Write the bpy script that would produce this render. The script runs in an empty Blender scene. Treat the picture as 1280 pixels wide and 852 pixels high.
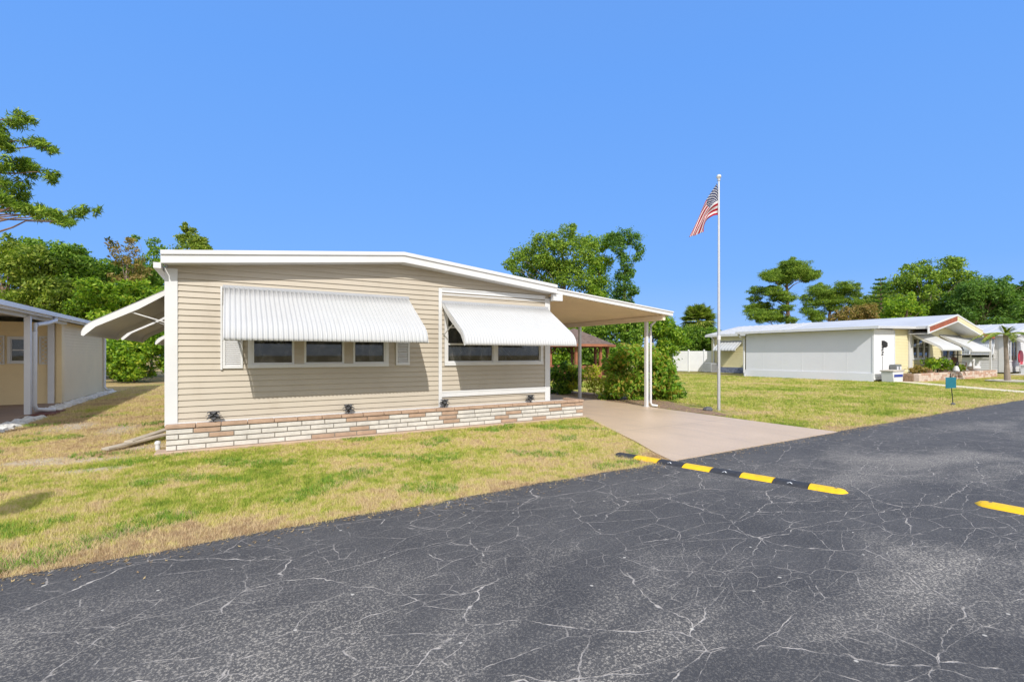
import bpy, math, random
import numpy as np
from mathutils import Vector
R = math.radians
scene = bpy.context.scene
COL = scene.collection

# ------------------------------------------------------------------ view (metres; world origin on the road under the camera)
EYE = 1.6
CS, SN = 0.858, 0.5135            # camera looks 30.9 degrees east of +Y
def spot(px, py, d):
    """point at depth d (m) seen at a place of the 1280 px survey photograph"""
    l = (px - 640) / 590.0
    return Vector(((l * CS + SN) * d, (-l * SN + CS) * d, EYE - (py - 443) / 590.0 * d))

# ------------------------------------------------------------------ materials
def new_mat(name):
    m = bpy.data.materials.new(name); m.use_nodes = True
    nt = m.node_tree
    for n in list(nt.nodes): nt.nodes.remove(n)
    out = nt.nodes.new('ShaderNodeOutputMaterial')
    b = nt.nodes.new('ShaderNodeBsdfPrincipled')
    nt.links.new(b.outputs[0], out.inputs[0])
    return m, nt, b, out
class NT:
    def __init__(s, nt): s.nt = nt
    def n(s, t, **k):
        x = s.nt.nodes.new(t)
        for a, v in k.items(): setattr(x, a, v)
        return x
    def l(s, a, b): s.nt.links.new(a, b)
    def co(s, scale=(1, 1, 1), rot=(0, 0, 0)):
        t = s.n('ShaderNodeNewGeometry'); mp = s.n('ShaderNodeMapping')
        mp.inputs['Scale'].default_value = scale; mp.inputs['Rotation'].default_value = rot
        s.l(t.outputs['Position'], mp.inputs['Vector']); return mp.outputs[0]
    def noise(s, v, scale, detail=4, rough=.55, dist=0):
        x = s.n('ShaderNodeTexNoise'); x.inputs['Scale'].default_value = scale
        x.inputs['Detail'].default_value = detail; x.inputs['Roughness'].default_value = rough
        x.inputs['Distortion'].default_value = dist
        s.l(v, x.inputs['Vector']); return x.outputs['Fac']
    def ramp(s, f, stops, interp='LINEAR'):
        x = s.n('ShaderNodeValToRGB'); r = x.color_ramp; r.interpolation = interp
        while len(r.elements) < len(stops): r.elements.new(.5)
        for e, (p, c) in zip(r.elements, stops):
            e.position = p; e.color = (*c, 1) if len(c) == 3 else c
        s.l(f, x.inputs[0]); return x.outputs[0]
    def step(s, f, a, b, o0=0, o1=1):
        x = s.n('ShaderNodeMapRange'); x.interpolation_type = 'SMOOTHSTEP'
        for i, v in zip((1, 2, 3, 4), (a, b, o0, o1)): x.inputs[i].default_value = v
        s.l(f, x.inputs[0]); return x.outputs[0]
    def math(s, op, a, b=None, clamp=False):
        x = s.n('ShaderNodeMath', operation=op); x.use_clamp = clamp
        for i, v in ((0, a), (1, b)):
            if v is None: continue
            if isinstance(v, (int, float)): x.inputs[i].default_value = v
            else: s.l(v, x.inputs[i])
        return x.outputs[0]
    def mix(s, f, a, b, bt='MIX'):
        x = s.n('ShaderNodeMix', data_type='RGBA', blend_type=bt)
        for i, v in ((0, f), (6, a), (7, b)):
            if isinstance(v, (int, float)): x.inputs[i].default_value = v
            elif isinstance(v, tuple): x.inputs[i].default_value = (*v, 1)
            else: s.l(v, x.inputs[i])
        return x.outputs[2]
    def bump(s, h, strength, dist, b):
        x = s.n('ShaderNodeBump'); x.inputs['Strength'].default_value = strength; x.inputs['Distance'].default_value = dist
        s.l(h, x.inputs['Height']); s.l(x.outputs[0], b.inputs['Normal'])

def M(name, col, rough=.55, var=.12, scale=2.0, bump=0.0, bscale=80, metal=0.0, spec=.4, dirt=None, dirt_amt=.3, dscale=(1.5, 1.5, 1.5)):
    m, nt, b, _ = new_mat(name); k = NT(nt)
    v = k.co()
    n1 = k.noise(v, scale, 6, .6)
    lo = tuple(c * (1 - var) for c in col); hi = tuple(min(.92, c * (1 + var)) for c in col)
    c = k.ramp(n1, [(.3, lo), (.7, hi)])
    if dirt:
        d = k.step(k.noise(k.co(dscale), 1.6, 8, .7), .52, .78, 0, dirt_amt)
        c = k.mix(d, c, dirt)
    k.l(c, b.inputs['Base Color'])
    b.inputs['Roughness'].default_value = rough; b.inputs['Metallic'].default_value = metal
    b.inputs['Specular IOR Level'].default_value = spec
    if bump: k.bump(k.noise(v, bscale, 3), bump, .01, b)
    return m

def leaf_mat(name, cols, trans=.45, rough=.5):
    m, nt, b, out = new_mat(name); k = NT(nt)
    g = k.n('ShaderNodeNewGeometry')
    big = k.noise(k.co(), .55, 3)
    f = k.math('ADD', k.math('MULTIPLY', g.outputs['Random Per Island'], .75), k.math('MULTIPLY', big, .5))
    f = k.math('SUBTRACT', f, .12, True)
    st = [(i / (len(cols) - 1), tuple(min(.6, x * (1.1 if i == 0 else 1.75 if i == 1 else 2.1)) for x in c)) for i, c in enumerate(cols)]
    c = k.ramp(f, st)
    k.l(c, b.inputs['Base Color']); b.inputs['Roughness'].default_value = rough; b.inputs['Specular IOR Level'].default_value = .25
    t = k.n('ShaderNodeBsdfTranslucent'); k.l(k.mix(1.0, c, (1.25, 1.35, .6), 'MULTIPLY'), t.inputs[0])
    mx = k.n('ShaderNodeMixShader'); mx.inputs[0].default_value = trans
    k.l(b.outputs[0], mx.inputs[1]); k.l(t.outputs[0], mx.inputs[2]); k.l(mx.outputs[0], out.inputs[0])
    return m

def glass_mat(name, tint=.42, rough=.03, refl=1.0, painted_refl=.0):
    m, nt, b, out = new_mat(name); k = NT(nt)
    nt.nodes.remove(b)
    tr = k.n('ShaderNodeBsdfTransparent'); tr.inputs[0].default_value = (tint, tint * 1.02, tint * 1.03, 1)
    gl = k.n('ShaderNodeBsdfGlossy'); gl.inputs['Roughness'].default_value = rough
    gl.inputs[0].default_value = (.9, .95, 1, 1)
    fr = k.n('ShaderNodeFresnel'); fr.inputs[0].default_value = 1.5
    a = k.math('MULTIPLY', fr.outputs[0], refl, True)
    mx = k.n('ShaderNodeMixShader'); k.l(a, mx.inputs[0]); k.l(tr.outputs[0], mx.inputs[1]); k.l(gl.outputs[0], mx.inputs[2])
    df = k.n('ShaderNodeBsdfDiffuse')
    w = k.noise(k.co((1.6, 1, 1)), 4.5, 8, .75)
    k.l(k.ramp(w, [(.40, (.015, .015, .015)), (.52, (.10, .10, .09)), (.64, (.42, .40, .36))]), df.inputs[0])  # mottled pale tones painted into the pane in place of reflected trees
    m2 = k.n('ShaderNodeMixShader'); m2.inputs[0].default_value = painted_refl
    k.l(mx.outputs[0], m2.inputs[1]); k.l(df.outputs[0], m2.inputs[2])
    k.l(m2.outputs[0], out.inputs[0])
    return m

WHITE = M('white_paint', (.66, .66, .66), .4, .03, 3, dirt=(.48, .46, .41), dirt_amt=.28)
AWN = M('white_awning_enamel', (.51, .515, .52), .38, .03, 1.2, dirt=(.44, .43, .40), dirt_amt=.30, dscale=(5, .7, .7))
AWN_UNDER = AWN
RAIL_GREY = M('grey_awning_rail', (.40, .41, .43), .45, .06)
TRIM_GREY = M('pale_grey_trim', (.66, .68, .73), .4, .05)
SIDING = M('tan_vinyl_siding', (.485, .428, .345), .5, .05, .9, bump=.05, bscale=40, dirt=(.36, .30, .22), dirt_amt=.30, dscale=(1.6, 1.6, .8))
CREAM = M('cream_vinyl_siding', (.78, .63, .38), .5, .05, .9, dirt=(.45, .38, .26), dirt_amt=.2)
YELLOW_SIDING = M('pale_yellow_siding', (.74, .67, .41), .5, .05, .8)
GREY_SIDING = M('pale_grey_siding', (.66, .65, .65), .5, .05, .8)
BEIGE_CEIL = M('beige_ceiling_panel', (.84, .73, .56), .5, .05, 1.0)
ROOF_METAL = M('white_metal_roof', (.56, .56, .57), .4, .08, .5, dirt=(.4, .4, .4), dirt_amt=.3, dscale=(.3, 1.5, 1))
BRICK_W = M('whitewashed_brick', (.60, .565, .515), .85, .14, 7, bump=.6, bscale=90)
BRICK_T = M('tan_brick', (.43, .295, .21), .85, .18, 6, bump=.6, bscale=90)
MORTAR = M('grey_mortar', (.22, .20, .175), .95, .15, 8, bump=.4)
CONC = M('pinkish_concrete', (.48, .35, .26), .85, .12, 4, bump=.3, bscale=120)
CONC_GREY = M('grey_concrete', (.50, .46, .40), .85, .15, 2, bump=.3, bscale=100)
PATIO = M('brown_patio_concrete', (.30, .21, .15), .8, .15, 2)
DARK = M('black_plastic', (.025, .025, .027), .45, .2, 10)
DARKMETAL = M('dark_grey_metal', (.10, .10, .105), .4, .2, 20)
ALU = M('brushed_aluminium', (.62, .63, .65), .35, .06, 6, metal=.6)
BARK = M('brown_bark', (.20, .14, .10), .95, .35, 5, bump=1, bscale=14)
PINEBARK = M('red_brown_pine_bark', (.20, .13, .095), .95, .35, 4, bump=1, bscale=10)
PALEBARK = M('pale_grey_bark', (.27, .22, .18), .95, .25, 5, bump=.8, bscale=14)
TERRA = M('terracotta_stained_wood', (.30, .115, .06), .7, .2, 3)
SHINGLE = M('weathered_brown_shingle', (.15, .105, .085), .95, .35, 5, bump=.6, bscale=30)
DARKWOOD = M('dark_stained_wood', (.10, .045, .025), .7, .2, 3)
GREYWOOD = M('weathered_grey_board', (.46, .40, .32), .9, .2, 6, bump=.4)
BROWN_PANEL = M('rust_brown_panel', (.30, .085, .04), .7, .25, 4)
TEAL = M('teal_sign_paint', (.012, .15, .20), .45, .12, 5)
BLUE = M('blue_plastic', (.03, .06, .30), .4, .1)
RED = M('red_plastic', (.55, .03, .05), .4, .1)
PURPLE = M('purple_curtain', (.10, .02, .20), .8, .3, 8)
CURTAIN = M('pale_curtain', (.50, .50, .46), .9, .15, 10)
INTERIOR = M('dim_room_wall', (.34, .32, .29), .9, .2, 2)
YEL = M('yellow_road_rubber', (.80, .49, .006), .55, .10, 14, dirt=(.22, .17, .08), dirt_amt=.65, dscale=(7, 7, 7))
BLK = M('black_road_rubber', (.035, .036, .042), .7, .3, 20)
MULCH = M('brown_mulch', (.25, .165, .105), .95, .45, 14, bump=1, bscale=50)
STONE = M('white_edging_stone', (.66, .64, .60), .9, .25, 7, bump=1, bscale=22)
ROCK = M('dark_stone', (.10, .10, .11), .9, .3, 12, bump=.8, bscale=30)
REDBRICK = M('dark_red_tray', (.14, .05, .035), .8, .2, 6)
BLUEBLOCK = M('blue_grey_block', (.17, .20, .30), .9, .5, 6)
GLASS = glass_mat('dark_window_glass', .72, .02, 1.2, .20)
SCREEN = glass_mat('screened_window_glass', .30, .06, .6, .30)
FENCEW = M('white_vinyl_fence', (.80, .80, .81), .4, .03)
PANELW = M('white_wall_panel', (.73, .735, .765), .5, .03, .6, dirt=(.6, .58, .53), dirt_amt=.15)

L_GREEN = leaf_mat('mid_green_leaf', [(.025, .055, .010), (.06, .12, .016), (.12, .19, .025), (.20, .25, .04)])
L_BRIGHT = leaf_mat('bright_green_leaf', [(.030, .070, .010), (.08, .155, .015), (.16, .24, .02), (.29, .33, .04)], .45)
L_OLIVE = leaf_mat('olive_leaf', [(.03, .055, .008), (.075, .12, .015), (.14, .18, .025), (.24, .25, .05)])
L_DARK = leaf_mat('deep_green_leaf', [(.022, .055, .014), (.045, .10, .02), (.085, .15, .03), (.13, .20, .04)])
L_PINE = leaf_mat('pine_needle', [(.03, .065, .010), (.07, .13, .015), (.13, .19, .022), (.20, .24, .03)], .3)
L_RUST = leaf_mat('rusty_leaf', [(.04, .06, .012), (.09, .10, .02), (.15, .10, .035), (.21, .15, .06), (.16, .17, .04)])
L_YEL = leaf_mat('yellow_green_leaf', [(.10, .12, .015), (.22, .22, .02), (.36, .32, .03), (.42, .36, .06)])
L_CROTON = leaf_mat('croton_leaf', [(.035, .075, .012), (.07, .15, .015), (.11, .20, .02), (.17, .24, .03), (.20, .15, .03), (.28, .26, .05)])
L_PALM = leaf_mat('palm_leaf', [(.045, .075, .012), (.09, .13, .02), (.15, .19, .03), (.30, .27, .09)], .35)

# ------------------------------------------------------------------ mesh builder
class MB:
    def __init__(s): s.v, s.f, s.m = [], [], []
    def add(s, vs, fs, mi=0):
        o = len(s.v); s.v += [tuple(p) for p in vs]
        s.f += [tuple(i + o for i in f) for f in fs]; s.m += [mi] * len(fs)
    def box(s, x0, x1, y0, y1, z0, z1, mi=0):
        s.add([(x0, y0, z0), (x1, y0, z0), (x1, y1, z0), (x0, y1, z0), (x0, y0, z1), (x1, y0, z1), (x1, y1, z1), (x0, y1, z1)],
              [(0, 3, 2, 1), (4, 5, 6, 7), (0, 1, 5, 4), (1, 2, 6, 5), (2, 3, 7, 6), (3, 0, 4, 7)], mi); return s
    def prism(s, pts, vec, mi=0):
        n = len(pts); a = [Vector(p) for p in pts]; b = [p + Vector(vec) for p in a]
        s.add(a + b, [tuple(range(n))[::-1], tuple(range(n, 2 * n))] + [(i, (i + 1) % n, n + (i + 1) % n, n + i) for i in range(n)], mi); return s
    def tube(s, pts, rad, n=10, mi=0, caps=True):
        pts = [Vector(p) for p in pts]
        if not isinstance(rad, (list, tuple)): rad = [rad] * len(pts)
        vs = []; up = Vector((0, 0, 1))
        for i, p in enumerate(pts):
            t = (pts[min(i + 1, len(pts) - 1)] - pts[max(i - 1, 0)]).normalized()
            r = up if abs(t.z) < .95 else Vector((1, 0, 0))
            a = t.cross(r).normalized(); b = t.cross(a).normalized()
            for j in range(n):
                w = 2 * math.pi * j / n
                vs.append(p + (a * math.cos(w) + b * math.sin(w)) * rad[i])
        fs = [(i * n + j, i * n + (j + 1) % n, (i + 1) * n + (j + 1) % n, (i + 1) * n + j) for i in range(len(pts) - 1) for j in range(n)]
        if caps: fs += [tuple(range(n)), tuple(range((len(pts) - 1) * n, len(pts) * n))[::-1]]
        s.add(vs, fs, mi); return s
    def lathe(s, prof, c, n=20, mi=0):
        vs = [(c[0] + r * math.cos(2 * math.pi * j / n), c[1] + r * math.sin(2 * math.pi * j / n), c[2] + z) for r, z in prof for j in range(n)]
        fs = [(i * n + j, i * n + (j + 1) % n, (i + 1) * n + (j + 1) % n, (i + 1) * n + j) for i in range(len(prof) - 1) for j in range(n)]
        s.add(vs, fs + [tuple(range(n))[::-1], tuple(range((len(prof) - 1) * n, len(prof) * n))], mi); return s
    def build(s, name, mats, parent=None, smooth=True, bevel=0, fix=True):
        me = bpy.data.meshes.new(name)
        off = base_of(parent)
        me.from_pydata([(x - off[0], y - off[1], z - off[2]) for x, y, z in s.v], [], s.f)
        for m in (mats if isinstance(mats, (list, tuple)) else [mats]): me.materials.append(m)
        me.polygons.foreach_set('material_index', s.m)
        if fix:
            import bmesh
            bm = bmesh.new(); bm.from_mesh(me); bmesh.ops.recalc_face_normals(bm, faces=bm.faces); bm.to_mesh(me); bm.free()
        if smooth:
            me.shade_smooth(); me.set_sharp_from_angle(angle=R(32))
        o = bpy.data.objects.new(name, me); COL.objects.link(o)
        if parent: o.parent = parent
        if bevel:
            b = o.modifiers.new('edge', 'BEVEL'); b.width = bevel; b.segments = 2; b.limit_method = 'ANGLE'
        return o
def base_of(p):
    while p is not None and p.parent is not None: p = p.parent
    return tuple(p.location) if p is not None else (0, 0, 0)
def tag(o, label=None, cat=None, group=None, kind=None):
    for k, v in (('label', label), ('category', cat), ('group', group), ('kind', kind)):
        if v: o[k] = v
    return o
def thing(name, label, cat, loc, group=None):
    o = bpy.data.objects.new(name, None); COL.objects.link(o); o.location = loc; o.empty_display_size = .2
    return tag(o, label, cat, group)
def copy_tree(o, parent=None):
    c = o.copy(); COL.objects.link(c)
    if parent: c.parent = parent
    for ch in list(o.children): copy_tree(ch, c)
    return c

# ------------------------------------------------------------------ world, sun, camera
w = bpy.data.worlds.new('World'); scene.world = w; w.use_nodes = True
nt = w.node_tree; k = NT(nt)
bg = nt.nodes['Background']
sky = k.n('ShaderNodeTexSky', sky_type='NISHITA')
sky.sun_disc = False; sky.sun_elevation = R(38.6); sky.sun_rotation = R(201.4)
sky.air_density = 1.0; sky.dust_density = .15; sky.ozone_density = 3.2; sky.altitude = 0
tcx = k.n('ShaderNodeTexCoord'); spz = k.n('ShaderNodeSeparateXYZ'); k.l(tcx.outputs['Generated'], spz.inputs[0])
clear = k.ramp(spz.outputs[2], [(.0, (1.7, 3.0, 6.0)), (.15, (1.08, 2.6, 6.0)), (.5, (.86, 2.32, 5.9)), (1.0, (.9, 2.0, 4.8))])
blue = k.mix(.10, clear, sky.outputs[0])
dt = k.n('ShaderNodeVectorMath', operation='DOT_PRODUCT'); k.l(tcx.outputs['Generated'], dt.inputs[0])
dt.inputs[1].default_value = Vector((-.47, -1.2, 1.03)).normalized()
glow = k.step(dt.outputs['Value'], -.10, .62)                      # sky whitened towards the sun, behind the camera, as added neutral fill
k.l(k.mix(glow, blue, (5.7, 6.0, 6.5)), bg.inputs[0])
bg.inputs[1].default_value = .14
sun = bpy.data.lights.new('sun', 'SUN'); sun.energy = 3.3; sun.angle = R(.5); sun.color = (1, .955, .89)
so = bpy.data.objects.new('sun', sun); COL.objects.link(so)
so.rotation_euler = Vector((.47, 1.2, -1.03)).to_track_quat('-Z', 'Y').to_euler()
so.location = (-10, -20, 30)
cam = bpy.data.cameras.new('camera'); co = bpy.data.objects.new('camera', cam); COL.objects.link(co)
cam.sensor_width = 36; cam.lens = 590 / 1280 * 36; cam.shift_y = 17 / 1280; cam.clip_end = 2000; cam.clip_start = .05
co.location = (0, 0, EYE); co.rotation_euler = (R(90), 0, -math.atan2(SN, CS)); scene.camera = co
vs = scene.view_settings; vs.view_transform = 'Standard'; vs.look = 'None'; vs.exposure = .27; vs.gamma = 1; vs.use_curve_mapping = False

# ------------------------------------------------------------------ ground
def road_edge(x): return 4.77 + .014 * min(max(x, -8), 17) + .018 * math.sin(x * 2.3) + .012 * math.sin(x * 5.9 + 1)
BARE = [(-1.95, 9.45, .9, .32), (-2.5, 9.75, .6, .35), (-1.25, 10.3, .6, .4), (-3.0, 14.0, .6, 1.2), (-2.0, 13.0, .5, 1.2), (-1.6, 8.6, .6, .22)]
def lawn_color(k):
    v = k.co()
    n1 = k.noise(v, 1.1, 5, .62); n2 = k.noise(v, 5.5, 4, .6); n3 = k.noise(v, .22, 3)
    f = k.math('ADD', k.math('ADD', k.math('MULTIPLY', n1, .40), k.math('ADD', k.math('MULTIPLY', n2, .37), k.math('MULTIPLY', k.noise(v, 15, 3, .6), .20))), k.math('MULTIPLY', n3, .34))
    sp = k.n('ShaderNodeSeparateXYZ'); g = k.n('ShaderNodeNewGeometry'); k.l(g.outputs['Position'], sp.inputs[0])
    right = k.step(sp.outputs[0], 8.5, 12, 0, .018)
    dry = k.math('MULTIPLY', k.step(sp.outputs[1], 5.9, 4.7), .10)
    gap = k.math('MULTIPLY', k.math('MULTIPLY', k.step(sp.outputs[0], -.3, -1.6), k.step(sp.outputs[1], 8.6, 10.2)), .075)
    f = k.math('SUBTRACT', k.math('SUBTRACT', k.math('ADD', f, right), dry), gap)
    f = k.math('ADD', k.math('MULTIPLY', k.math('SUBTRACT', f, .655), 2.25), .605)
    return f, v
def make_lawn_mats():
    m, nt, b, _ = new_mat('lawn_soil_and_thatch'); k = NT(nt)
    f, v = lawn_color(k)
    fine = k.noise(v, 34, 5, .7)
    c = k.ramp(f, [(.40, (.50, .36, .18)), (.56, (.45, .36, .15)), (.66, (.28, .28, .07)), (.80, (.17, .21, .04))])
    c = k.mix(k.step(fine, .35, .7, 0, .55), c, (.20, .15, .07))
    bare = None
    for (x, y, rx, ry) in BARE:
        mp = k.n('ShaderNodeVectorMath', operation='SUBTRACT'); k.l(v, mp.inputs[0]); mp.inputs[1].default_value = (x, y, 0)
        sc = k.n('ShaderNodeVectorMath', operation='MULTIPLY'); k.l(mp.outputs[0], sc.inputs[0]); sc.inputs[1].default_value = (1 / rx, 1 / ry, 0)
        ln = k.n('ShaderNodeVectorMath', operation='LENGTH'); k.l(sc.outputs[0], ln.inputs[0])
        d = k.math('ADD', ln.outputs['Value'], k.math('MULTIPLY', k.noise(v, 3.5, 6, .7), 1.3))
        s_ = k.step(d, 1.75, .75)
        bare = s_ if bare is None else k.math('MAXIMUM', bare, s_)
    sand = k.ramp(k.noise(v, 18, 5, .7), [(.3, (.44, .36, .27)), (.7, (.62, .53, .42))])
    c = k.mix(bare, c, sand)
    k.l(c, b.inputs['Base Color']); b.inputs['Roughness'].default_value = .95; b.inputs['Specular IOR Level'].default_value = .1
    k.bump(fine, .8, .03, b)
    m2, nt, b, out = new_mat('grass_blade'); k = NT(nt)
    f, v = lawn_color(k)
    g = k.n('ShaderNodeNewGeometry')
    f = k.math('ADD', f, k.math('MULTIPLY', k.math('SUBTRACT', g.outputs['Random Per Island'], .5), .22))
    c = k.ramp(f, [(.22, (.46, .32, .19)), (.38, (.68, .53, .32)), (.50, (.72, .60, .28)), (.60, (.56, .54, .125)), (.72, (.38, .45, .065)), (.88, (.20, .31, .035))])
    k.l(c, b.inputs['Base Color']); b.inputs['Roughness'].default_value = .7; b.inputs['Specular IOR Level'].default_value = .15
    t = k.n('ShaderNodeBsdfTranslucent'); k.l(c, t.inputs[0])
    mx = k.n('ShaderNodeMixShader'); mx.inputs[0].default_value = .3
    k.l(b.outputs[0], mx.inputs[1]); k.l(t.outputs[0], mx.inputs[2]); k.l(mx.outputs[0], out.inputs[0])
    return m, m2
SOIL, BLADE = make_lawn_mats()

def asphalt():
    m, nt, b, _ = new_mat('cracked_asphalt'); k = NT(nt)
    v = k.co()
    base = k.ramp(k.noise(v, 1.3, 6, .65), [(.3, (.044, .044, .048)), (.7, (.076, .074, .076))])
    # worn, sandy areas: drawn out along the road
    wear = k.step(k.noise(k.co((.30, .62, 1)), .85, 5, .62, .5), .43, .66)
    sp = k.n('ShaderNodeSeparateXYZ'); k.l(v, sp.inputs[0])
    inner = k.step(sp.outputs[1], 4.5, 3.2)
    wear = k.math('MULTIPLY', wear, inner)
    grit = k.step(k.noise(v, 64, 4, .85), .505, .60)
    grit2 = k.step(k.noise(v, 150, 2, .6), .58, .68)
    gm = k.math('ADD', k.math('MULTIPLY', wear, .95), .16)
    c = k.mix(k.math('MULTIPLY', grit, gm), base, (.50, .455, .39))
    c = k.mix(k.math('MULTIPLY', wear, .20), c, (.31, .285, .255))
    c = k.mix(k.math('MULTIPLY', grit2, .16), c, (.5, .5, .5))
    def cracks(scale, sc, dist, wdt, lo, hi, seedoff, nmask):
        mp = k.n('ShaderNodeMapping'); mp.inputs['Scale'].default_value = sc; mp.inputs['Location'].default_value = seedoff
        mp.inputs['Rotation'].default_value = (0, 0, .08)
        k.l(v, mp.inputs['Vector'])
        nz = k.n('ShaderNodeTexNoise'); nz.inputs['Scale'].default_value = 3.0; nz.inputs['Detail'].default_value = 4; nz.inputs['Roughness'].default_value = .55
        k.l(v, nz.inputs['Vector'])
        a = k.n('ShaderNodeVectorMath', operation='MULTIPLY_ADD')
        k.l(nz.outputs['Color'], a.inputs[0]); a.inputs[1].default_value = (dist, dist, 0); k.l(mp.outputs[0], a.inputs[2])
        vo = k.n('ShaderNodeTexVoronoi', feature='DISTANCE_TO_EDGE'); vo.voronoi_dimensions = '2D'; vo.inputs['Scale'].default_value = scale
        k.l(a.outputs[0], vo.inputs['Vector'])
        wv = k.math('MULTIPLY', k.noise(v, 2.2, 3), wdt * 2)
        line = k.math('SUBTRACT', 1, k.math('DIVIDE', vo.outputs['Distance'], wv), True)
        line = k.step(line, 0.05, .6)
        mask = k.step(k.noise(k.co((1, 1, 1)), nmask, 3), lo, hi)
        return k.math('MULTIPLY', line, mask)
    c1 = cracks(1.0, (.80, 1.55, 1), .26, .0075, .38, .48, (3.1, 1.2, 0), .45)
    c2 = cracks(1.0, (1.7, 3.3, 1), .34, .0115, .37, .48, (7.7, 4.2, 0), .55)
    c3 = cracks(1.0, (4.2, 6.6, 1), .45, .021, .42, .55, (1.7, 9.2, 0), .7)
    cr = k.math('MAXIMUM', k.math('MAXIMUM', k.math('MULTIPLY', c1, .95), k.math('MULTIPLY', c2, .72)), k.math('MULTIPLY', c3, .5))
    cr = k.math('MULTIPLY', cr, k.step(k.noise(v, 9, 5, .7), .38, .62, .08, 1))
    c = k.mix(k.math('MULTIPLY', cr, .95), c, (.48, .44, .40))
    # a few pale chips
    vo = k.n('ShaderNodeTexVoronoi'); vo.voronoi_dimensions = '2D'; vo.inputs['Scale'].default_value = 1.3; k.l(v, vo.inputs['Vector'])
    chd = k.math('ADD', vo.outputs['Distance'], k.math('MULTIPLY', k.noise(v, 40, 3), .03))
    c = k.mix(k.math('MULTIPLY', k.step(chd, .030, .024), .8), c, (.55, .52, .47))
    k.l(c, b.inputs['Base Color']); b.inputs['Roughness'].default_value = .82; b.inputs['Specular IOR Level'].default_value = .3
    h = k.math('SUBTRACT', k.math('MULTIPLY', k.noise(v, 90, 3), .5), cr)
    k.bump(h, .5, .008, b)
    return m
def drive_mat():
    m, nt, b, _ = new_mat('sealed_speckled_concrete'); k = NT(nt); v = k.co()
    c = k.ramp(k.noise(v, .8, 5), [(.3, (.56, .42, .285)), (.7, (.65, .49, .34))])
    c = k.mix(k.step(k.noise(v, 120, 2), .5, .62, 0, .35), c, (.24, .17, .13))
    c = k.mix(k.step(k.noise(v, 2.5, 6, .7), .58, .75, 0, .25), c, (.66, .52, .40))
    sp = k.n('ShaderNodeSeparateXYZ'); k.l(v, sp.inputs[0])
    jt = k.math('ABSOLUTE', k.math('SUBTRACT', k.math('MODULO', sp.outputs[1], 3.0), 1.2))
    c = k.mix(k.step(jt, .016, .006, 0, .5), c, (.22, .17, .13))
    st_ = k.step(k.noise(k.co((2.2, .35, 1)), 1.4, 5, .6), .50, .72, 0, .28)
    c = k.mix(st_, c, (.33, .26, .20))
    k.l(c, b.inputs['Base Color']); b.inputs['Roughness'].default_value = .42; b.inputs['Specular IOR Level'].default_value = .35
    k.bump(k.noise(v, 120, 2), .25, .004, b)
    return m

g = MB()
g.add([(-700, -700, 0), (900, -700, 0), (900, 900, 0), (-700, 900, 0)], [(0, 1, 2, 3)])
tag(g.build('ground', SOIL, fix=False), kind='structure')
rd = MB(); xs = [-40 + .15 * i for i in range(int(70 / .15))] + [30 + 2 * i for i in range(90)]
vsx = []
for x in xs: vsx += [(x, road_edge(x), .012), (x, -3.1 + .02 * math.sin(x * 1.7), .012)]
rd.add(vsx, [(2 * i, 2 * i + 1, 2 * i + 3, 2 * i + 2) for i in range(len(xs) - 1)])
tag(rd.build('road', asphalt(), fix=False), kind='structure')
dv = MB()
left = [(5.66, road_edge(5.7) - .05), (5.9, 5.35), (6.4, 6.3), (7.0, 7.65), (7.72, 9.25), (7.72, 9.9), (6.9, 9.9), (6.9, 22)]
right = [(10.70, road_edge(10.7) - .05), (10.72, 6.3), (10.78, 7.6), (10.86, 9.2), (10.95, 10.2), (11.02, 11.5), (11.05, 12), (11.1, 22)]
vv = [(x, y, .02) for x, y in left] + [(x, y, .02) for x, y in right]
vv += [(x, y, -.05) for x, y, _ in vv]
n = len(left)
dv.add(vv, [(i, n + i, n + i + 1, i + 1) for i in range(n - 1)] + [(i, i + 1, 2 * n + i + 1, 2 * n + i) for i in range(n - 1)] + [(n + i, n + i + 1, 3 * n + i + 1, 3 * n + i) for i in range(n - 1)] + [(0, n, 3 * n, 2 * n)])
tag(dv.build('driveway', drive_mat(), smooth=False), kind='structure')
# mulch bed along the driveway
mu = MB(); prof = [(10.97, 7.4, .10), (11.0, 7.9, .45), (11.0, 8.6, .8), (11.05, 9.6, 1.0), (11.1, 11, 1.8), (11.12, 13, 2.0), (11.14, 15, 2.0), (11.14, 19, 1.8)]
vs_ = []
for x, y, wd in prof: vs_ += [(x, y, .006), (x + wd * .5, y + .05, .035), (x + wd, y + .1, .006)]
mu.add(vs_, [(3 * i + j, 3 * i + j + 1, 3 * i + 4 + j, 3 * i + 3 + j) for i in range(len(prof) - 1) for j in range(2)])
tag(mu.build('mulch_bed', MULCH, fix=False), kind='structure')
# narrow concrete walk to the yellow house
wk = MB()
P_ = [(33.3, 12.2), (31.0, 9.8), (28.9, 7.1), (27.6, 5.05)]; Q_ = [(34.2, 11.9), (32.0, 9.3), (29.8, 6.6), (28.8, 5.05)]
wv = [(x, y, .03) for x, y in P_] + [(x, y, .03) for x, y in Q_] + [(x, y, -.02) for x, y in P_] + [(x, y, -.02) for x, y in Q_]
wk.add(wv, [(i, 4 + i, 5 + i, i + 1) for i in range(3)] + [(i, i + 1, 9 + i, 8 + i) for i in range(3)] + [(4 + i, 12 + i, 13 + i, 5 + i) for i in range(3)])
tag(wk.build('path', M('pale_walk_concrete', (.66, .58, .44), .9, .1), smooth=False), kind='structure')
pt = MB(); pt.box(-12, -4.42, 11.5, 20.45, -.05, .05)
tag(pt.build('patio_slab', PATIO), kind='structure')
pt = MB(); pt.box(52.0, 75, 8.6, 11.9, -.05, .05)
tag(pt.build('concrete_apron', CONC_GREY), kind='structure')

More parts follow.
